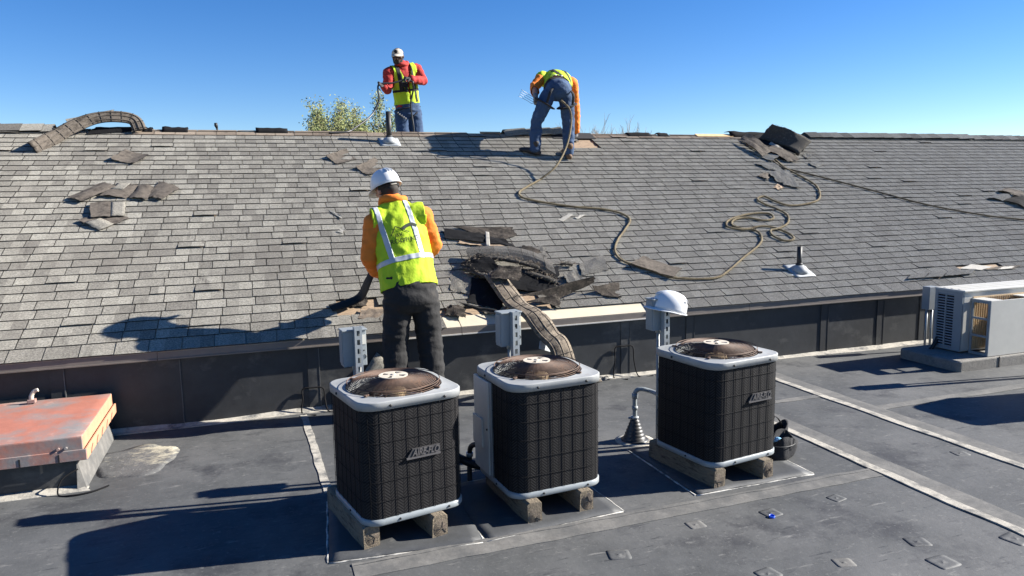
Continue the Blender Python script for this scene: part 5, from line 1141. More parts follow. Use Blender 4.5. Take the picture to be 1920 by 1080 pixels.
class Person: pass
def person(label, base, J, S, cl):
    """J: joints (world), S: girths; cl: clothing choices"""
    t = thing('person', label, 'person', tuple(base)); P = Person(); P.t = t; P.J = J
    lat = (J['shR']-J['shL']).normalized(); latH = (J['hipR']-J['hipL']).normalized()
    spine = (J['neck']-J['pelvis']); sd_ = spine.normalized(); P.lat = lat; P.sd = sd_; P.front = cl['front']
    g = S
    def torso(e, lo=0.0):
        pel, ch, nk = J['pelvis'], J['chest'], J['neck']; ws = pel.lerp(ch, 0.45); ubk = ch.lerp(nk, 0.55)
        st = [(pel-sd_*0.06, g['hip']*0.92+e, g['hipd']*0.92+e, latH), (pel, g['hip']+e, g['hipd']+e, latH), (ws, g['waist']+e, g['waistd']+e, lat), (ch, g['chest']+e, g['chestd']+e, lat), (ubk, g['chest']*0.95+e, g['chestd']*0.86+e, lat), (ch.lerp(nk, 0.84), g['chest']*0.62+e, g['chestd']*0.62+e, lat)]
        out = [loft_geo(st, 24)]
        for s_ in ('L', 'R'): out.append(limb_geo([ubk, J['sh'+s_]], [0.085+e, g['sh']+e]))
        return out
    def arms(e, e2=None, to=1.0):
        out = []; e2 = e if e2 is None else e2
        for s_ in ('L', 'R'):
            a, b, c = J['sh'+s_], J['el'+s_], J['wr'+s_]
            out.append(limb_geo([a, a.lerp(b, 0.5), b, b.lerp(c, 0.4), b.lerp(c, to)], [g['sh']+e, g['arm']+e, g['arm']*0.86+e2, g['arm']*0.80+e2, g['wrist']+e2]))
        return out
    def legs(e, e2=None, to=1.0):
        out = []; e2 = e if e2 is None else e2
        for s_ in ('L', 'R'):
            a, b, c = J['hip'+s_], J['kn'+s_], J['an'+s_]
            out.append(limb_geo([a+sd_*0.04, a.lerp(b, 0.35), b, b.lerp(c, 0.35), b.lerp(c, to)], [g['thigh']+e, g['thigh']*0.93+e, g['knee']+e2, g['calf']+e2, g['ankle']+e2]))
        return out
    # head
    hc, hu, hf = J['head'], J['hup'].normalized(), J['hfwd'].normalized(); hl = hf.cross(hu).normalized(); hu = hl.cross(hf).normalized()
    Rm = Matrix((hl, hf, hu)).transposed(); P.Rm = Rm; hs = S.get('head', 1.0)
    def hp(x, y, z): return hc+Rm @ (V(x, y, z)*hs)
    head = [ball_geo(hp(0, -0.008, 0.025), 0.076*hs, 0.095*hs, 0.092*hs, Rm), ball_geo(hp(0, 0.018, -0.035), 0.060*hs, 0.074*hs, 0.078*hs, Rm), ball_geo(hp(0, 0.052, -0.088), 0.028*hs, 0.026*hs, 0.024*hs, Rm),
            limb_geo([hp(0, 0.080, 0.018), hp(0, 0.100, -0.022)], [0.010*hs, 0.016*hs], hl, 10), limb_geo([hp(-0.045, 0.074, 0.030), hp(0, 0.086, 0.034), hp(0.045, 0.074, 0.030)], [0.012*hs]*3, hu, 10),
            limb_geo([hp(-0.02, 0.083, -0.055), hp(0.02, 0.083, -0.055)], [0.010*hs, 0.010*hs], hu, 10), ball_geo(hp(-0.046, 0.058, -0.010), 0.024*hs, 0.022*hs, 0.022*hs, Rm), ball_geo(hp(0.046, 0.058, -0.010), 0.024*hs, 0.022*hs, 0.022*hs, Rm),
            ball_geo(hp(-0.078, -0.010, -0.006), 0.010*hs, 0.020*hs, 0.032*hs, Rm), ball_geo(hp(0.078, -0.010, -0.006), 0.010*hs, 0.020*hs, 0.032*hs, Rm)]
    neck = [limb_geo([J['neck']-sd_*0.05, J['neck'], hp(0, -0.02, -0.05)], [0.070, 0.060, 0.056])]
    hands = []
    for s_ in ('L', 'R'): hands += hand_geos(J['wr'+s_], J['pd'+s_], J['fd'+s_], J['ha'+s_], J['side'+s_], 1.0, J['curl'+s_])
    feet = []
    def foot(e, which=('L', 'R')):
        out = []
        for s_ in which:
            an, d = J['an'+s_], J['toe'+s_].normalized(); up_ = J['footn']; sidev = d.cross(up_); sole = an-up_*0.075
            out.append(loft_geo([(sole-d*0.065+up_*0.035, 0.036+e, 0.034+e, sidev), (sole+up_*0.045, 0.042+e, 0.044+e, sidev), (sole+d*0.09+up_*0.034, 0.046+e, 0.034+e, sidev), (sole+d*0.165+up_*0.024, 0.045+e, 0.024+e, sidev), (sole+d*0.20+up_*0.02, 0.034+e, 0.018+e, sidev)], 14))
            out.append(limb_geo([an+up_*0.09, an-up_*0.02], [0.046+e, 0.046+e]))
        return out
    body = fuse(torso(-0.014)+arms(-0.004)+legs(-0.010)+head+neck+hands+foot(-0.008), 0.0085, 2, 0.5)
    bo = put(body, 'body', cl['skin'], t)
    for x in (-0.032, 0.032):
        e_ = ball_geo(hp(x, 0.072, 0.012), 0.0125*hs, 0.0125*hs, 0.0115*hs, Rm); e_.build('eye', 'dark', t, world=True)
    if cl.get('hair'):
        h_ = fuse([ball_geo(hp(0, -0.016, 0.022), 0.081*hs, 0.097*hs, 0.094*hs, Rm), limb_geo([hp(0, -0.062, -0.02), hp(0, -0.05, -0.07)], [0.06*hs, 0.045*hs])], 0.01, 2)
        iv3 = Rm.transposed(); h2 = cut(h_, lambda c, n: (iv3 @ (c-hc)).y < 0.03*hs + 0.9*max(0, (iv3 @ (c-hc)).z-0.05)); put(h2, 'hair', 'hair', t)
    if cl.get('beard'):
        b_ = [ball_geo(hp(0, 0.045, -0.078), 0.050*hs, 0.050*hs, 0.042*hs, Rm), limb_geo([hp(-0.062, 0.012, -0.03), hp(-0.045, 0.05, -0.075)], [0.018, 0.022]), limb_geo([hp(0.062, 0.012, -0.03), hp(0.045, 0.05, -0.075)], [0.018, 0.022]), limb_geo([hp(-0.026, 0.088, -0.044), hp(0.026, 0.088, -0.044)], [0.009, 0.009])]
        put(fuse(b_, 0.008, 2), 'beard', 'hair', t)
    # garments
    tr = fuse([loft_geo([(J['pelvis']+sd_*0.12, g['waist']+0.022, g['waistd']+0.022, latH), (J['pelvis'], g['hip']+0.022, g['hipd']+0.022, latH), (J['pelvis']-sd_*0.06, g['hip']*0.92+0.022, g['hipd']*0.92+0.022, latH)], 24)]+legs(0.020, 0.028), 0.011, 2, 0.5)
    put(wrinkle(tr, 0.013, 7.0, (1, 1, 1.9), 1), 'trousers', cl['trousers'], t)
    jk = fuse(torso(0.014)+arms(0.015, 0.014)+[limb_geo([J['neck']-sd_*0.03, J['neck']+sd_*0.035], [0.092, 0.080])], 0.010, 2, 0.5)
    jk = cut(jk, lambda c, n: (c-J['pelvis']).dot(sd_) > cl.get('jhem', 0.0), [(J['pelvis']+sd_*cl.get('jhem', 0.0), sd_)])
    put(thicken(wrinkle(jk, 0.012, 8.0, (1.2, 1.2, 1.6), 2), 0.006), 'jacket', cl['jacket'], t)
    if cl.get('hood'):
        c0 = J['neck']+sd_*0.03; rings = [c0+lat*(0.088*math.cos(a))+P.front*(0.088*math.sin(a))+sd_*(0.012*math.sin(a*2)+(0.02 if math.sin(a) < 0 else 0.0)) for a in np.linspace(0, 2*PI, 20, endpoint=False)]
        mb = MB(); mb.tube(spline(rings, 2, True), 0.030, 10, closed=True); mb.build('hood', cl['jacket'], t, world=True)
    for i, s_ in enumerate(('L', 'R')): put(fuse(foot(0.004, (s_,)), 0.008, 2), 'boot', cl['boots'][i % len(cl['boots'])], t)
    gl = []
    for i, s_ in enumerate(('L', 'R')):
        gg = fuse(hand_geos(J['wr'+s_], J['pd'+s_], J['fd'+s_], J['ha'+s_], J['side'+s_], 1.04, J['curl'+s_], 0.0025)+[limb_geo([J['wr'+s_].lerp(J['el'+s_], 0.12), J['wr'+s_]+J['pd'+s_].normalized()*0.02], [0.038, 0.032])], 0.0042, 1)
        put(gg, 'glove', cl['glove'], t)
    # vest
    vt = fuse(torso(0.030)[:1]+[limb_geo([J['chest'].lerp(J['neck'], 0.60)+lat*s_*0.02, J['sh'+q]+lat*s_*0.012+sd_*0.004], [0.105, g['sh']+0.032]) for s_, q in ((-1, 'L'), (1, 'R'))], 0.0095, 3, 0.5)
    wrinkle(vt, cl.get('vwr', 0.010), 7.0, (1.5, 1.5, 0.9), 5)
    O = J['pelvis']; hem = cl['vhem']; shl = (J['shR']-J['shL']).length/2; chz = (J['chest']-O).dot(sd_); nkz = (J['neck']-O).dot(sd_)
    P.loc = lambda c: ((c-O).dot(lat)-((J['chest']-O).dot(lat))*0, (c-O).dot(sd_), (c-O).dot(P.front))
    lc = lambda z: (J['neck']-O).dot(lat)*0+0  # lateral axis is perpendicular enough to the spine
    mid = lambda z: ((J['shL']+J['shR'])*0.5-O).dot(lat)*min(1, max(0, z/nkz))
    def keep(c, n):
        x, z, f = P.loc(c); x -= mid(z)
        if z < hem: return False
        if z > chz*0.80 and abs(x) > shl*cl.get('arm', 0.93)+0.10*max(0, (chz*1.02-z)): return False
        r_ = math.hypot(x, f-(J['neck']-O).dot(P.front))
        if z > nkz-0.10 and r_ < 0.092: return False
        if cl.get('vneck') and f > (J['chest']-O).dot(P.front)*1.0 and abs(x) < 0.012+0.30*max(0, z-cl['vneck']): return False
        return True
    vest0 = cut(vt, keep, [(O+sd_*hem, sd_)])
    P.vest = vest0; P.O = O; P.mid = mid
    put(thicken(vest0.copy(), 0.006), 'vest', cl['vest'], t)
    # reflective bands cut from the vest surface
    for (kind, a, b, m_, cond) in cl.get('bands', []):
        if kind == 'h': pl = [(O+sd_*a, sd_+lat*cl.get('tilt', 0.0)), (O+sd_*b, sd_+lat*cl.get('tilt', 0.0))]
        else: pl = [(O+lat*a[0]+sd_*a[1], (lat-sd_*a[2])), (O+lat*b[0]+sd_*b[1], (lat-sd_*b[2]))]
        n0, n1 = pl[0][1].normalized(), pl[1][1].normalized()
        bd = cut(vest0, lambda c, n: (c-pl[0][0]).dot(n0) > 0 and (c-pl[1][0]).dot(n1) < 0 and cond(*P.loc(c)), pl)
        if len(bd.polygons) > 3: put(thicken(bd, 0.003, 0.004), 'reflective_band' if m_ == 'reflect' else 'harness_strap', m_, t)
    return P
def strap(P, pts, w_, m_, name='harness_strap', k=6, closed=False):
    mb = MB(); mb.tube(spline(pts, k, closed), w_, 8, closed=closed, flat=0.3); return mb.build(name, m_, P.t, world=True)

# ---------------------------------------------------------------- worker at the eave, seen from behind
YB = 5.56
J = dict(pelvis=AY(769, 548, YB), chest=AY(752, 448, YB+0.15), neck=AY(738, 386, YB+0.25), head=AY(725, 356, YB+0.33), hup=V(-0.12, 0.10, 1), hfwd=V(-0.35, 1, -0.42),
         shL=AY(703, 416, YB+0.18), shR=AY(790, 404, YB+0.16), elL=AY(692, 484, YB+0.14), elR=AY(815, 460, YB+0.20), wrL=AY(708, 512, YB+0.36), wrR=AY(776, 500, YB+0.42),
         hipL=AY(747, 566, YB), hipR=AY(796, 562, YB), knL=AY(741, 642, YB+0.03), knR=AY(806, 638, YB+0.03))
J['anL'] = V(AY(745, 730, YB).x, YB-0.02, 0.085); J['anR'] = V(AY(816, 730, YB).x, YB-0.02, 0.085)
J.update(pdL=V(0.3, 0.5, -0.5), fdL=V(0.6, 0.2, 0.3), haL=V(-0.3, 0.7, 0.5), sideL=1, curlL=0.9, pdR=V(-0.7, 0.5, -0.3), fdR=V(-0.4, -0.4, -0.4), haR=V(0, 0.5, 0.8), sideR=1, curlR=0.9, toeL=V(-0.25, 1, 0), toeR=V(0.2, 1, 0), footn=V(0, 0, 1))
S1 = dict(hip=0.190, hipd=0.130, waist=0.185, waistd=0.130, chest=0.192, chestd=0.132, sh=0.072, arm=0.059, wrist=0.036, thigh=0.092, knee=0.070, calf=0.066, ankle=0.052, head=1.04)
W1 = person('worker in white hard hat, lime vest and orange sleeves stripping shingles at the eave', (J['pelvis'].x, YB, 0), J, S1,
            dict(front=V(0.0, 0.95, -0.15).normalized(), skin='skin', hair=True, trousers='blackjeans', jacket='orange', boots=('bootl',), glove='glove', vest='lime', vhem=0.03, jhem=0.02, hood=True, arm=1.12, tilt=-0.05,
                 bands=[('h', 0.220, 0.258, 'reflect', lambda x, z, f: True), ('v', (-0.122, 0.24, -0.12), (-0.084, 0.24, -0.12), 'reflect', lambda x, z, f: z > 0.245 and f < 0.08), ('v', (0.112, 0.24, -0.10), (0.150, 0.24, -0.10), 'reflect', lambda x, z, f: z > 0.245 and f < 0.08)]))
hh = J['head']; Th = Matrix.Translation(hh+W1.Rm @ V(0, 0.0, 0.020)) @ (W1.Rm @ Matrix.Rotation(R(2), 3, 'X')).to_4x4()
hat_t = thing('hard_hat', 'white hard hat worn by the worker at the eave', 'hard hat', tuple(hh)); hard_hat_parts(hat_t, Th, False, 1.03)
mb = MB(); mb.tube([hh+W1.Rm @ V(0.085*math.cos(a), -0.004+0.112*math.sin(a), 0.004) for a in np.linspace(PI*1.05, PI*1.95, 14)], 0.013, 8, flat=1.0); mb.build('headband', 'blackmat', hat_t, world=True)
mb = MB(); mb.box(hh+W1.Rm @ V(0, -0.122, 0.004), (0.055, 0.012, 0.018), W1.Rm); mb.build('ratchet', 'plastic_w', hat_t, world=True, bevel=0.004)
# print on the back of the vest
bv = BVHTree.FromPolygons([v.co for v in W1.vest.vertices], [list(p_.vertices) for p_ in W1.vest.polygons])
def on_back(cx, cz, v, f, name, tl=0.06, lift=0.006):
    d0 = W1.front; out = []
    for q in v:
        x = cx+q.x*math.cos(tl)-q.y*math.sin(tl); z = cz+q.y*math.cos(tl)+q.x*math.sin(tl); o = W1.O+W1.lat*(x+W1.mid(z))+W1.sd*z-d0*0.8; h_ = bv.ray_cast(o, d0)
        out.append((h_[0] if h_[0] is not None else o+d0*0.7)-d0*lift)
    mb = MB(); mb.add(out, f); mb.build(name, 'ink', W1.t, world=True)
CZ = 0.455
v, f = text_mesh('ROOFING', 0.050, 0, 0.0); on_back(-0.005, CZ-0.045, v, f, 'vest_lettering')
v, f = text_mesh('J&K', 0.042, 0, 0.0); on_back(-0.045, CZ+0.0, v, f, 'vest_lettering')
def poly(pts, w_):
    vs_, fs = [], []
    for a, b in zip(pts[:-1], pts[1:]):
        a, b = V(*a, 0), V(*b, 0); n_ = (b-a).normalized(); s_ = V(-n_.y, n_.x, 0)*w_/2
        for k in range(8):
            p0, p1 = a.lerp(b, k/8), a.lerp(b, (k+1)/8); i = len(vs_); vs_ += [p0-s_, p1-s_, p1+s_, p0+s_]; fs.append((i, i+1, i+2, i+3))
    return vs_, fs
v, f = poly([(-0.10, -0.015), (-0.055, 0.055), (0.0, 0.02), (0.04, -0.01)], 0.006); on_back(-0.005, CZ+0.02, v, f, 'vest_emblem')
v, f = poly([(0.0, 0.030), (0.035, 0.050), (0.075, 0.058), (0.115, 0.035)], 0.026); on_back(-0.005, CZ+0.015, v, f, 'vest_emblem')
# strip of shingles being peeled, held in the left hand
sp = [AY(699, 508, YB+0.42), AY(690, 530, YB+0.46), RP(676, 556, 0.07), RP(652, 569, 0.03), RP(620, 578, 0.016)]
cl_ = spline(sp, 6); P = []
for i, q in enumerate(cl_):
    t_ = (cl_[min(i+1, len(cl_)-1)]-cl_[max(i-1, 0)]).normalized(); s_ = V(-0.2, 1, 0.5); s_ = (s_-t_*s_.dot(t_)).normalized(); P.append([q+s_*(0.10*(k/3-0.5)) for k in range(4)])
mb = MB(); mb.sheet(P, 0.006, 0, 1, 1); tag(mb.build('peeled_strip', ['under', 'shedge']), 'bent shingle strip being peeled off by the worker in the hard hat', 'shingle strip')

# ---------------------------------------------------------------- worker behind the ridge, facing the camera
YC = 10.80
tc_ = lambda x, y, d=0.0: AY(x, y, YC-d)
J = dict(pelvis=tc_(765, 206), chest=tc_(758, 152, 0.03), neck=tc_(754, 126, 0.05), head=tc_(746, 106, 0.10), hup=V(-0.08, -0.06, 1), hfwd=V(-0.45, -1, -0.30),
         shL=tc_(781, 130, 0.0), shR=tc_(729, 137, 0.08), elL=tc_(794, 152, 0.10), elR=tc_(727, 170, 0.14), wrL=tc_(771, 148, 0.36), wrR=tc_(720, 162, 0.40),
         hipL=tc_(778, 216), hipR=tc_(754, 216), knL=tc_(784, 274, 0.03), knR=tc_(757, 274, 0.05))
for s_, x in (('L', 788), ('R', 758)):
    X = tc_(x, 300).x; Y = YC-0.02; J['an'+s_] = RB(X, 0)*1; vv = (2*RY-Y-EY)/CA; J['an'+s_] = RB(X, vv, 0.088)
J.update(pdL=V(-0.9, -0.25, 0.05), fdL=V(0.2, -0.2, -0.9), haL=V(0, 0.9, 0.3), sideL=-1, curlL=0.95, pdR=V(-0.55, -0.3, 0.25), fdR=V(0.5, -0.3, -0.6), haR=V(0.2, 0.8, 0.3), sideR=-1, curlR=0.95, toeL=V(0.15, -0.9, 0.44), toeR=V(-0.15, -0.9, 0.44), footn=V(0, SA, CA))
S2 = dict(hip=0.158, hipd=0.115, waist=0.155, waistd=0.112, chest=0.168, chestd=0.115, sh=0.068, arm=0.056, wrist=0.033, thigh=0.084, knee=0.066, calf=0.062, ankle=0.05, head=1.0)
W2 = person('worker in cap, red hoodie and lime vest standing behind the ridge holding a hose', (J['pelvis'].x, YC, J['anL'].z-0.08), J, S2,
            dict(front=V(-0.18, -1, 0).normalized(), skin='skin_dark', beard=True, trousers='jeans', jacket='red', boots=('bootl',), glove='glove', vest='lime', vhem=0.085, jhem=0.035, hood=True, arm=0.80, vneck=0.33, vwr=0.012,
                 bands=[('v', (-0.118, 0.3, 0.0), (-0.082, 0.3, 0.0), 'blackmat', lambda x, z, f: z > 0.1), ('v', (0.07, 0.3, 0.0), (0.125, 0.3, 0.0), 'blackmat', lambda x, z, f: z > 0.28), ('h', 0.255, 0.285, 'blackmat', lambda x, z, f: True)]))
# baseball cap
hc, Rm = J['head'], W2.Rm
capt = thing('baseball_cap', 'cream fronted trucker cap with dark patch on the worker behind the ridge', 'cap', tuple(hc))
def cp(x, y, z): return hc+Rm @ V(x, y, z)
rings = []
for k in range(8):
    a = k/7*PI/2*0.98; rings.append([cp(0.084*math.cos(a)*math.cos(2*PI*i/28), 0.106*math.cos(a)*math.sin(2*PI*i/28)-0.008, 0.036+0.078*math.sin(a)) for i in range(28)])
mb = MB(); mb.ring_loft(rings); 
for i in range(len(mb.f)):
    c = sum((mb.v[k] for k in mb.f[i]), V(0, 0, 0))/len(mb.f[i]); mb.m[i] = 0 if (Rm.transposed() @ (c-hc)).y > 0.0 else 1
mb.build('crown', ['capw', 'blackmat'], capt, world=True)
Pg = [[cp(0.080*math.cos(a)*(1+0.05*k/4), -0.008+0.103*math.sin(a)*(1.0)+0.075*(k/4)*math.sin(a)**1.2, 0.040-0.014*(k/4)**1.5*1.3-0.02*abs(math.cos(a))*k/4) for k in range(5)] for a in np.linspace(0.35, PI-0.35, 13)]
mb = MB(); mb.sheet(Pg, 0.004); mb.build('bill', 'capw', capt, world=True)
mb = MB(); mb.lathe([(0.026, -0.008), (0.026, 0.004), (0.004, 0.005)], 16, cp(0.0, 0.083, 0.078), (Rm @ Matrix.Rotation(-PI/2*0.72, 3, 'X'))); mb.build('patch', 'blackmat', capt, world=True)
# harness belt, buckles, hip straps
pv = J['pelvis']; fr = W2.front; la = W2.lat
strap(W2, [pv+V(0, 0, 0.015)+la*(0.185*math.cos(a))+fr*(0.14*math.sin(a)) for a in np.linspace(0, 2*PI, 16, endpoint=False)], 0.022, 'blackmat', 'harness_belt', 3, True)
for s_ in (-1, 1): strap(W2, [pv+la*(0.185*s_)+V(0, 0, 0.0), pv+la*(0.13*s_)+fr*0.125-V(0, 0, 0.07), pv+la*(0.03*s_)+fr*0.13-V(0, 0, 0.14)], 0.018, 'blackmat')
for k in range(5):
    q = pv-la*(0.0)+la*(0.165-0.03*k)*1.0+fr*0.146-V(0, 0, 0.03+0.024*k); mb = MB(); mb.tube([q+V(0.008*math.cos(a), 0, 0.008*math.sin(a)) for a in np.linspace(0, 2*PI, 8, endpoint=False)], 0.003, 5, closed=True); mb.build('grommet', 'steel', W2.t, world=True)
q = J['chest']+fr*0.165+la*0.01-W2.sd*0.07; mb = MB(); mb.box(q, (0.10, 0.04, 0.07)); mb.box(q+V(0.02, -0.01, -0.06), (0.04, 0.04, 0.09)); mb.build('tool_pouch', 'blackmat', W2.t, world=True, bevel=0.01)
# hose held in both gloves
hL, hR = J['wrL']+J['pdL'].normalized()*0.085+V(0, -0.01, -0.02), J['wrR']+J['pdR'].normalized()*0.085+V(0.0, -0.01, -0.01)
rb = RUV(652, 247)
h1 = spline([hL+V(0.10, 0.0, -0.03), hL, hL.lerp(hR, 0.5)+V(0, 0, -0.015), hR, tc_(709, 172, 0.46), tc_(711, 186, 0.46), tc_(702, 208, 0.5), tc_(690, 222, 0.6), AY(668, 238, RY+0.10), AY(652, 247, RY-0.05), RF(rb[0]-0.25, SLOPE-0.12, 0.02)], 8)
h0 = spline([AY(777, 300, YC-0.2), AY(776, 245, YC-0.24), AY(772, 215, YC-0.24), AY(770, 192, YC-0.27), AY(775, 168, YC-0.34), AY(774, 156, YC-0.40), hL+V(0.10, 0.0, -0.03)], 6)
mb = MB(); mb.tube(h0[:-1]+h1, 0.0125, 8); tag(mb.build('air_hose', 'hose'), 'black hose held across his chest by the worker behind the ridge', 'hose')

# ---------------------------------------------------------------- worker bending over the ridge, seen from behind
f0, f1 = RP(1001, 291, 0.0), RP(1064, 297, 0.0); YD = 9.02
J = dict(pelvis=AY(1046, 168, YD+0.06), chest=AY(1046, 152, YD+0.40), neck=AY(1046, 160, YD+0.60), head=AY(1046, 172, YD+0.72), hup=V(-0.05, 0.8, -0.3), hfwd=V(-0.1, 0.3, -1),
         shL=AY(1015, 147, YD+0.44), shR=AY(1072, 156, YD+0.50), elL=AY(1002, 163, YD+0.30), elR=AY(1079, 205, YD+0.68), wrL=AY(1004, 181, YD+0.18), wrR=AY(1080, 246, RY-0.14),
         hipL=AY(1027, 181, YD+0.02), hipR=AY(1062, 184, YD), knL=AY(1006, 228, YD+0.10), knR=AY(1066, 236, YD+0.06))
J['anL'] = f0+NRM*0.09; J['anR'] = f1+NRM*0.09
J.update(pdL=V(0.05, -0.25, -0.9), fdL=V(0.5, 0.5, 0.1), haL=V(0.6, -0.8, 0), sideL=1, curlL=0.9, pdR=V(0, 0.15, -0.9), fdR=V(-0.3, 0.8, -0.1), haR=V(0.8, 0.3, 0), sideR=-1, curlR=0.7, toeL=V(-0.75, 0.6, 0.28), toeR=V(0.10, 0.9, 0.43), footn=NRM)
W3 = person('worker in blue jeans and lime vest bending over the ridge with his back turned', tuple(f0.lerp(f1, 0.5)), J, dict(hip=0.158, hipd=0.125, waist=0.15, waistd=0.12, chest=0.175, chestd=0.12, sh=0.068, arm=0.056, wrist=0.034, thigh=0.078, knee=0.050, calf=0.048, ankle=0.042, head=1.0),
            dict(front=V(0, -0.1, -1).normalized(), skin='skin', hair=True, trousers='jeans', jacket='orange', boots=('bootl', 'bootb'), glove='gloveg', vest='lime', vhem=0.09, jhem=0.06, arm=0.72,
                 bands=[('v', (-0.10, 0.3, 0.0), (-0.055, 0.3, 0.0), 'blackmat', lambda x, z, f: z > 0.1), ('v', (0.055, 0.3, 0.0), (0.10, 0.3, 0.0), 'blackmat', lambda x, z, f: z > 0.1)]))
pv = J['pelvis']; bw = W3.sd.cross(W3.lat)
strap(W3, [pv+W3.sd*(0.045+0.02*math.sin(a))+W3.lat*(0.198*math.cos(a))+bw*(0.168*math.sin(a)) for a in np.linspace(0, 2*PI, 16, endpoint=False)], 0.030, 'blackmat', 'harness_belt', 3, True)
for s_, hp_ in ((-1, 'hipL'), (1, 'hipR')):
    q = J[hp_]; k_ = J['kn'+hp_[-1]]; d = (k_-q).normalized(); c = q+d*0.10; a1 = W3.lat; a2 = d.cross(a1).normalized()
    strap(W3, [c+a1*(0.122*math.cos(a))+a2*(0.118*math.sin(a))+V(0, 0, 0.05*math.cos(a)*s_) for a in np.linspace(0, 2*PI, 14, endpoint=False)], 0.022, 'blackmat', 'leg_strap', 3, True)
    strap(W3, [pv+W3.sd*0.08+W3.lat*(0.10*s_)+V(0, -0.10, 0.02), q+W3.lat*(0.03*s_)+V(0, -0.155, 0.03), c+W3.lat*(0.02*s_)+V(0, -0.135, 0.0)], 0.020, 'blackmat', 'harness_strap')
mb = MB()
for dx in (-0.045, 0.045):
    q = pv+W3.lat*dx+V(0, 0.0, 0.165); mb.tube([q+V(0.03*a, 0, 0.016*b) for a, b in ((-1, -1), (1, -1), (1, 1), (-1, 1))], 0.005, 6, closed=True)
mb.build('buckle', 'steel', W3.t, world=True)
strap(W3, [pv+V(0.0, -0.13, -0.12), pv+V(0.01, -0.12, -0.22), pv+V(-0.005, -0.1, -0.28)], 0.010, 'blackmat', 'loose_strap')
# fork in his left hand
hd = J['wrL']+J['pdL'].normalized()*0.085; tip = AY(975, 174, YD+0.02); dirf = (tip-hd).normalized(); sidef = dirf.cross(V(0, 1, 0.2)).normalized()
fork = thing('shingle_fork', 'steel tined hand fork held by the bending worker', 'hand fork', tuple(hd))
mb = MB(); mb.tube([hd-dirf*0.14+V(0, 0, -0.02), hd+dirf*0.04], 0.013, 8); mb.build('handle', 'bark', fork, world=True)
for k in range(4):
    o = (k-1.5)*0.026; mb = MB(); mb.tube(spline([hd+dirf*0.03, hd+dirf*0.07+sidef*o, hd+dirf*0.15+sidef*o, tip+sidef*o*1.1], 5), 0.0032, 6); mb.build('tine', 'steel', fork, world=True)

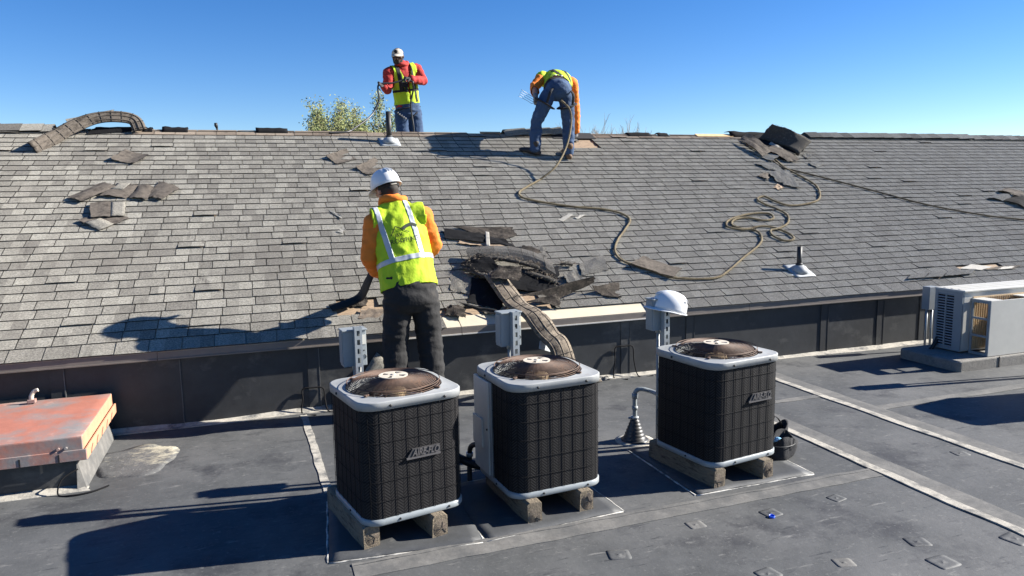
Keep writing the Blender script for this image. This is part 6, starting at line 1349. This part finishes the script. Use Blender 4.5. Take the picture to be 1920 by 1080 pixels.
# ================================================================ TREES BEYOND THE ROOF
def tree(name, label, px, ytop, Y, spread, leaves, seed, twigm, group, leafsize=0.06, tmin=0.008, dmax=4, hx=1.0):
    rr = random.Random(seed); top = AY(px, ytop, Y); base = Vector((top.x, Y, -3.6)); Hh = top.z+3.6
    t = thing(name, label, 'tree', tuple(base), 0, group); tk = MB(); br = MB(); tips = []
    def grow(p_, d, l, r_, depth, mb):
        n = 4; pts = [p_]; dd = d
        for i in range(n):
            dd = (dd+Vector((rr.uniform(-1, 1), rr.uniform(-1, 1), rr.uniform(-0.3, 0.7)))*0.16).normalized(); pts.append(pts[-1]+dd*l/n)
        mb.tube(pts, [r_*(1-0.45*i/n) for i in range(n+1)], 6 if depth < 2 else 4)
        if depth >= dmax: tips.extend(pts[1:]); return
        for k in range(3 if depth else 5):
            f = rr.uniform(0.35, 1.0) if k else 1.0; i = min(n-1, int(f*n)); q = pts[i].lerp(pts[i+1], f*n-i if f < 1 else 1)
            an = rr.uniform(0, 2*PI); sp_ = rr.uniform(0.35, 0.85)*spread; nd = (dd+Vector((math.cos(an)*sp_, math.sin(an)*sp_, rr.uniform(-0.05, 0.45)))).normalized()
            grow(q, nd, l*rr.uniform(0.55, 0.75), max(r_*0.55, tmin), depth+1, br)
        if depth >= 2: tips.extend(pts[2:])
    grow(base, Vector((0, 0, 1)), Hh*0.42, 0.016*Hh, 0, tk)
    hi = [q for q in tips if q.z > base.z+0.6*(max(q.z for q in tips)-base.z)]; mx = sum(q.x for q in hi)/len(hi)-base.x; mz = sum(q.z for q in hi)/len(hi)-base.z
    sh_ = lambda v: Vector((v.x-mx*min(1.3, max(0, (v.z-base.z)/mz)), v.y, v.z))
    for mb in (tk, br): mb.v = [sh_(v) for v in mb.v]
    tips = [sh_(v) for v in tips]
    # fit the crown's height to the photograph
    zs_ = sorted(q.z for q in tips); zm = zs_[int(len(zs_)*(0.996 if leaves else 0.996))]; k = Hh/(zm+3.6)
    for mb in (tk, br): mb.v = [Vector((base.x+(v.x-base.x)*k*hx, base.y+(v.y-base.y)*k*hx, -3.6+(v.z+3.6)*k)) for v in mb.v]
    tips = [Vector((base.x+(v.x-base.x)*k*hx, base.y+(v.y-base.y)*k*hx, -3.6+(v.z+3.6)*k)) for v in tips]
    tk.build('trunk', 'bark', t, world=True); br.build('branches', twigm, t, world=True)
    lf = MB()
    for q in tips:
        for _ in range(leaves):
            c = q+Vector((rr.gauss(0, 1), rr.gauss(0, 1), rr.gauss(0, 1)))*leafsize*1.6; a = Vector((rr.uniform(-1, 1), rr.uniform(-1, 1), rr.uniform(-1, 1))).normalized(); b = a.orthogonal().normalized(); s_ = leafsize*rr.uniform(0.5, 1.0)
            lf.add([c-a*s_, c+b*s_*0.45, c+a*s_, c-b*s_*0.45], [(0, 1, 2, 3)])
    if leaves: tag(lf.build('crown', 'leafy', t, world=True), kind='stuff')
tree('budding_tree', 'budding green tree behind the ridge nearest the hatch side of the standing worker', 630, 188, 21, 0.75, 12, 2, 'bark', 'trees beyond the ridge', 0.05, 0.010, 5, 0.50)
tree('budding_tree', 'budding green tree right behind the tall vent pipe and standing worker', 716, 186, 22, 0.6, 12, 8, 'bark', 'trees beyond the ridge', 0.05, 0.010, 5, 0.50)
tree('budding_tree', 'low budding tree between the two taller green ones', 668, 208, 20, 0.7, 9, 15, 'bark', 'trees beyond the ridge', 0.05, 0.010, 5, 0.50)
for i, (x, y, lab) in enumerate([(1092, 232, 'small bare tree just beyond the arm of the bending worker'), (1114, 228, 'thin bare tree second from the bending worker'), (1142, 230, 'wide bare tree between the thin one and the tallest bare one'), (1184, 224, 'tallest bare tree beyond the ridge'), (1050, 246, 'low bare tree top between the legs of the bending worker')]):
    tree('bare_tree', lab, x, y, 34+i*2, 0.75, 0, 30+i, 'twig', 'bare trees beyond the ridge', 0.06, 0.012, 5, 0.75)

bpy.data.scenes.remove(WORK)
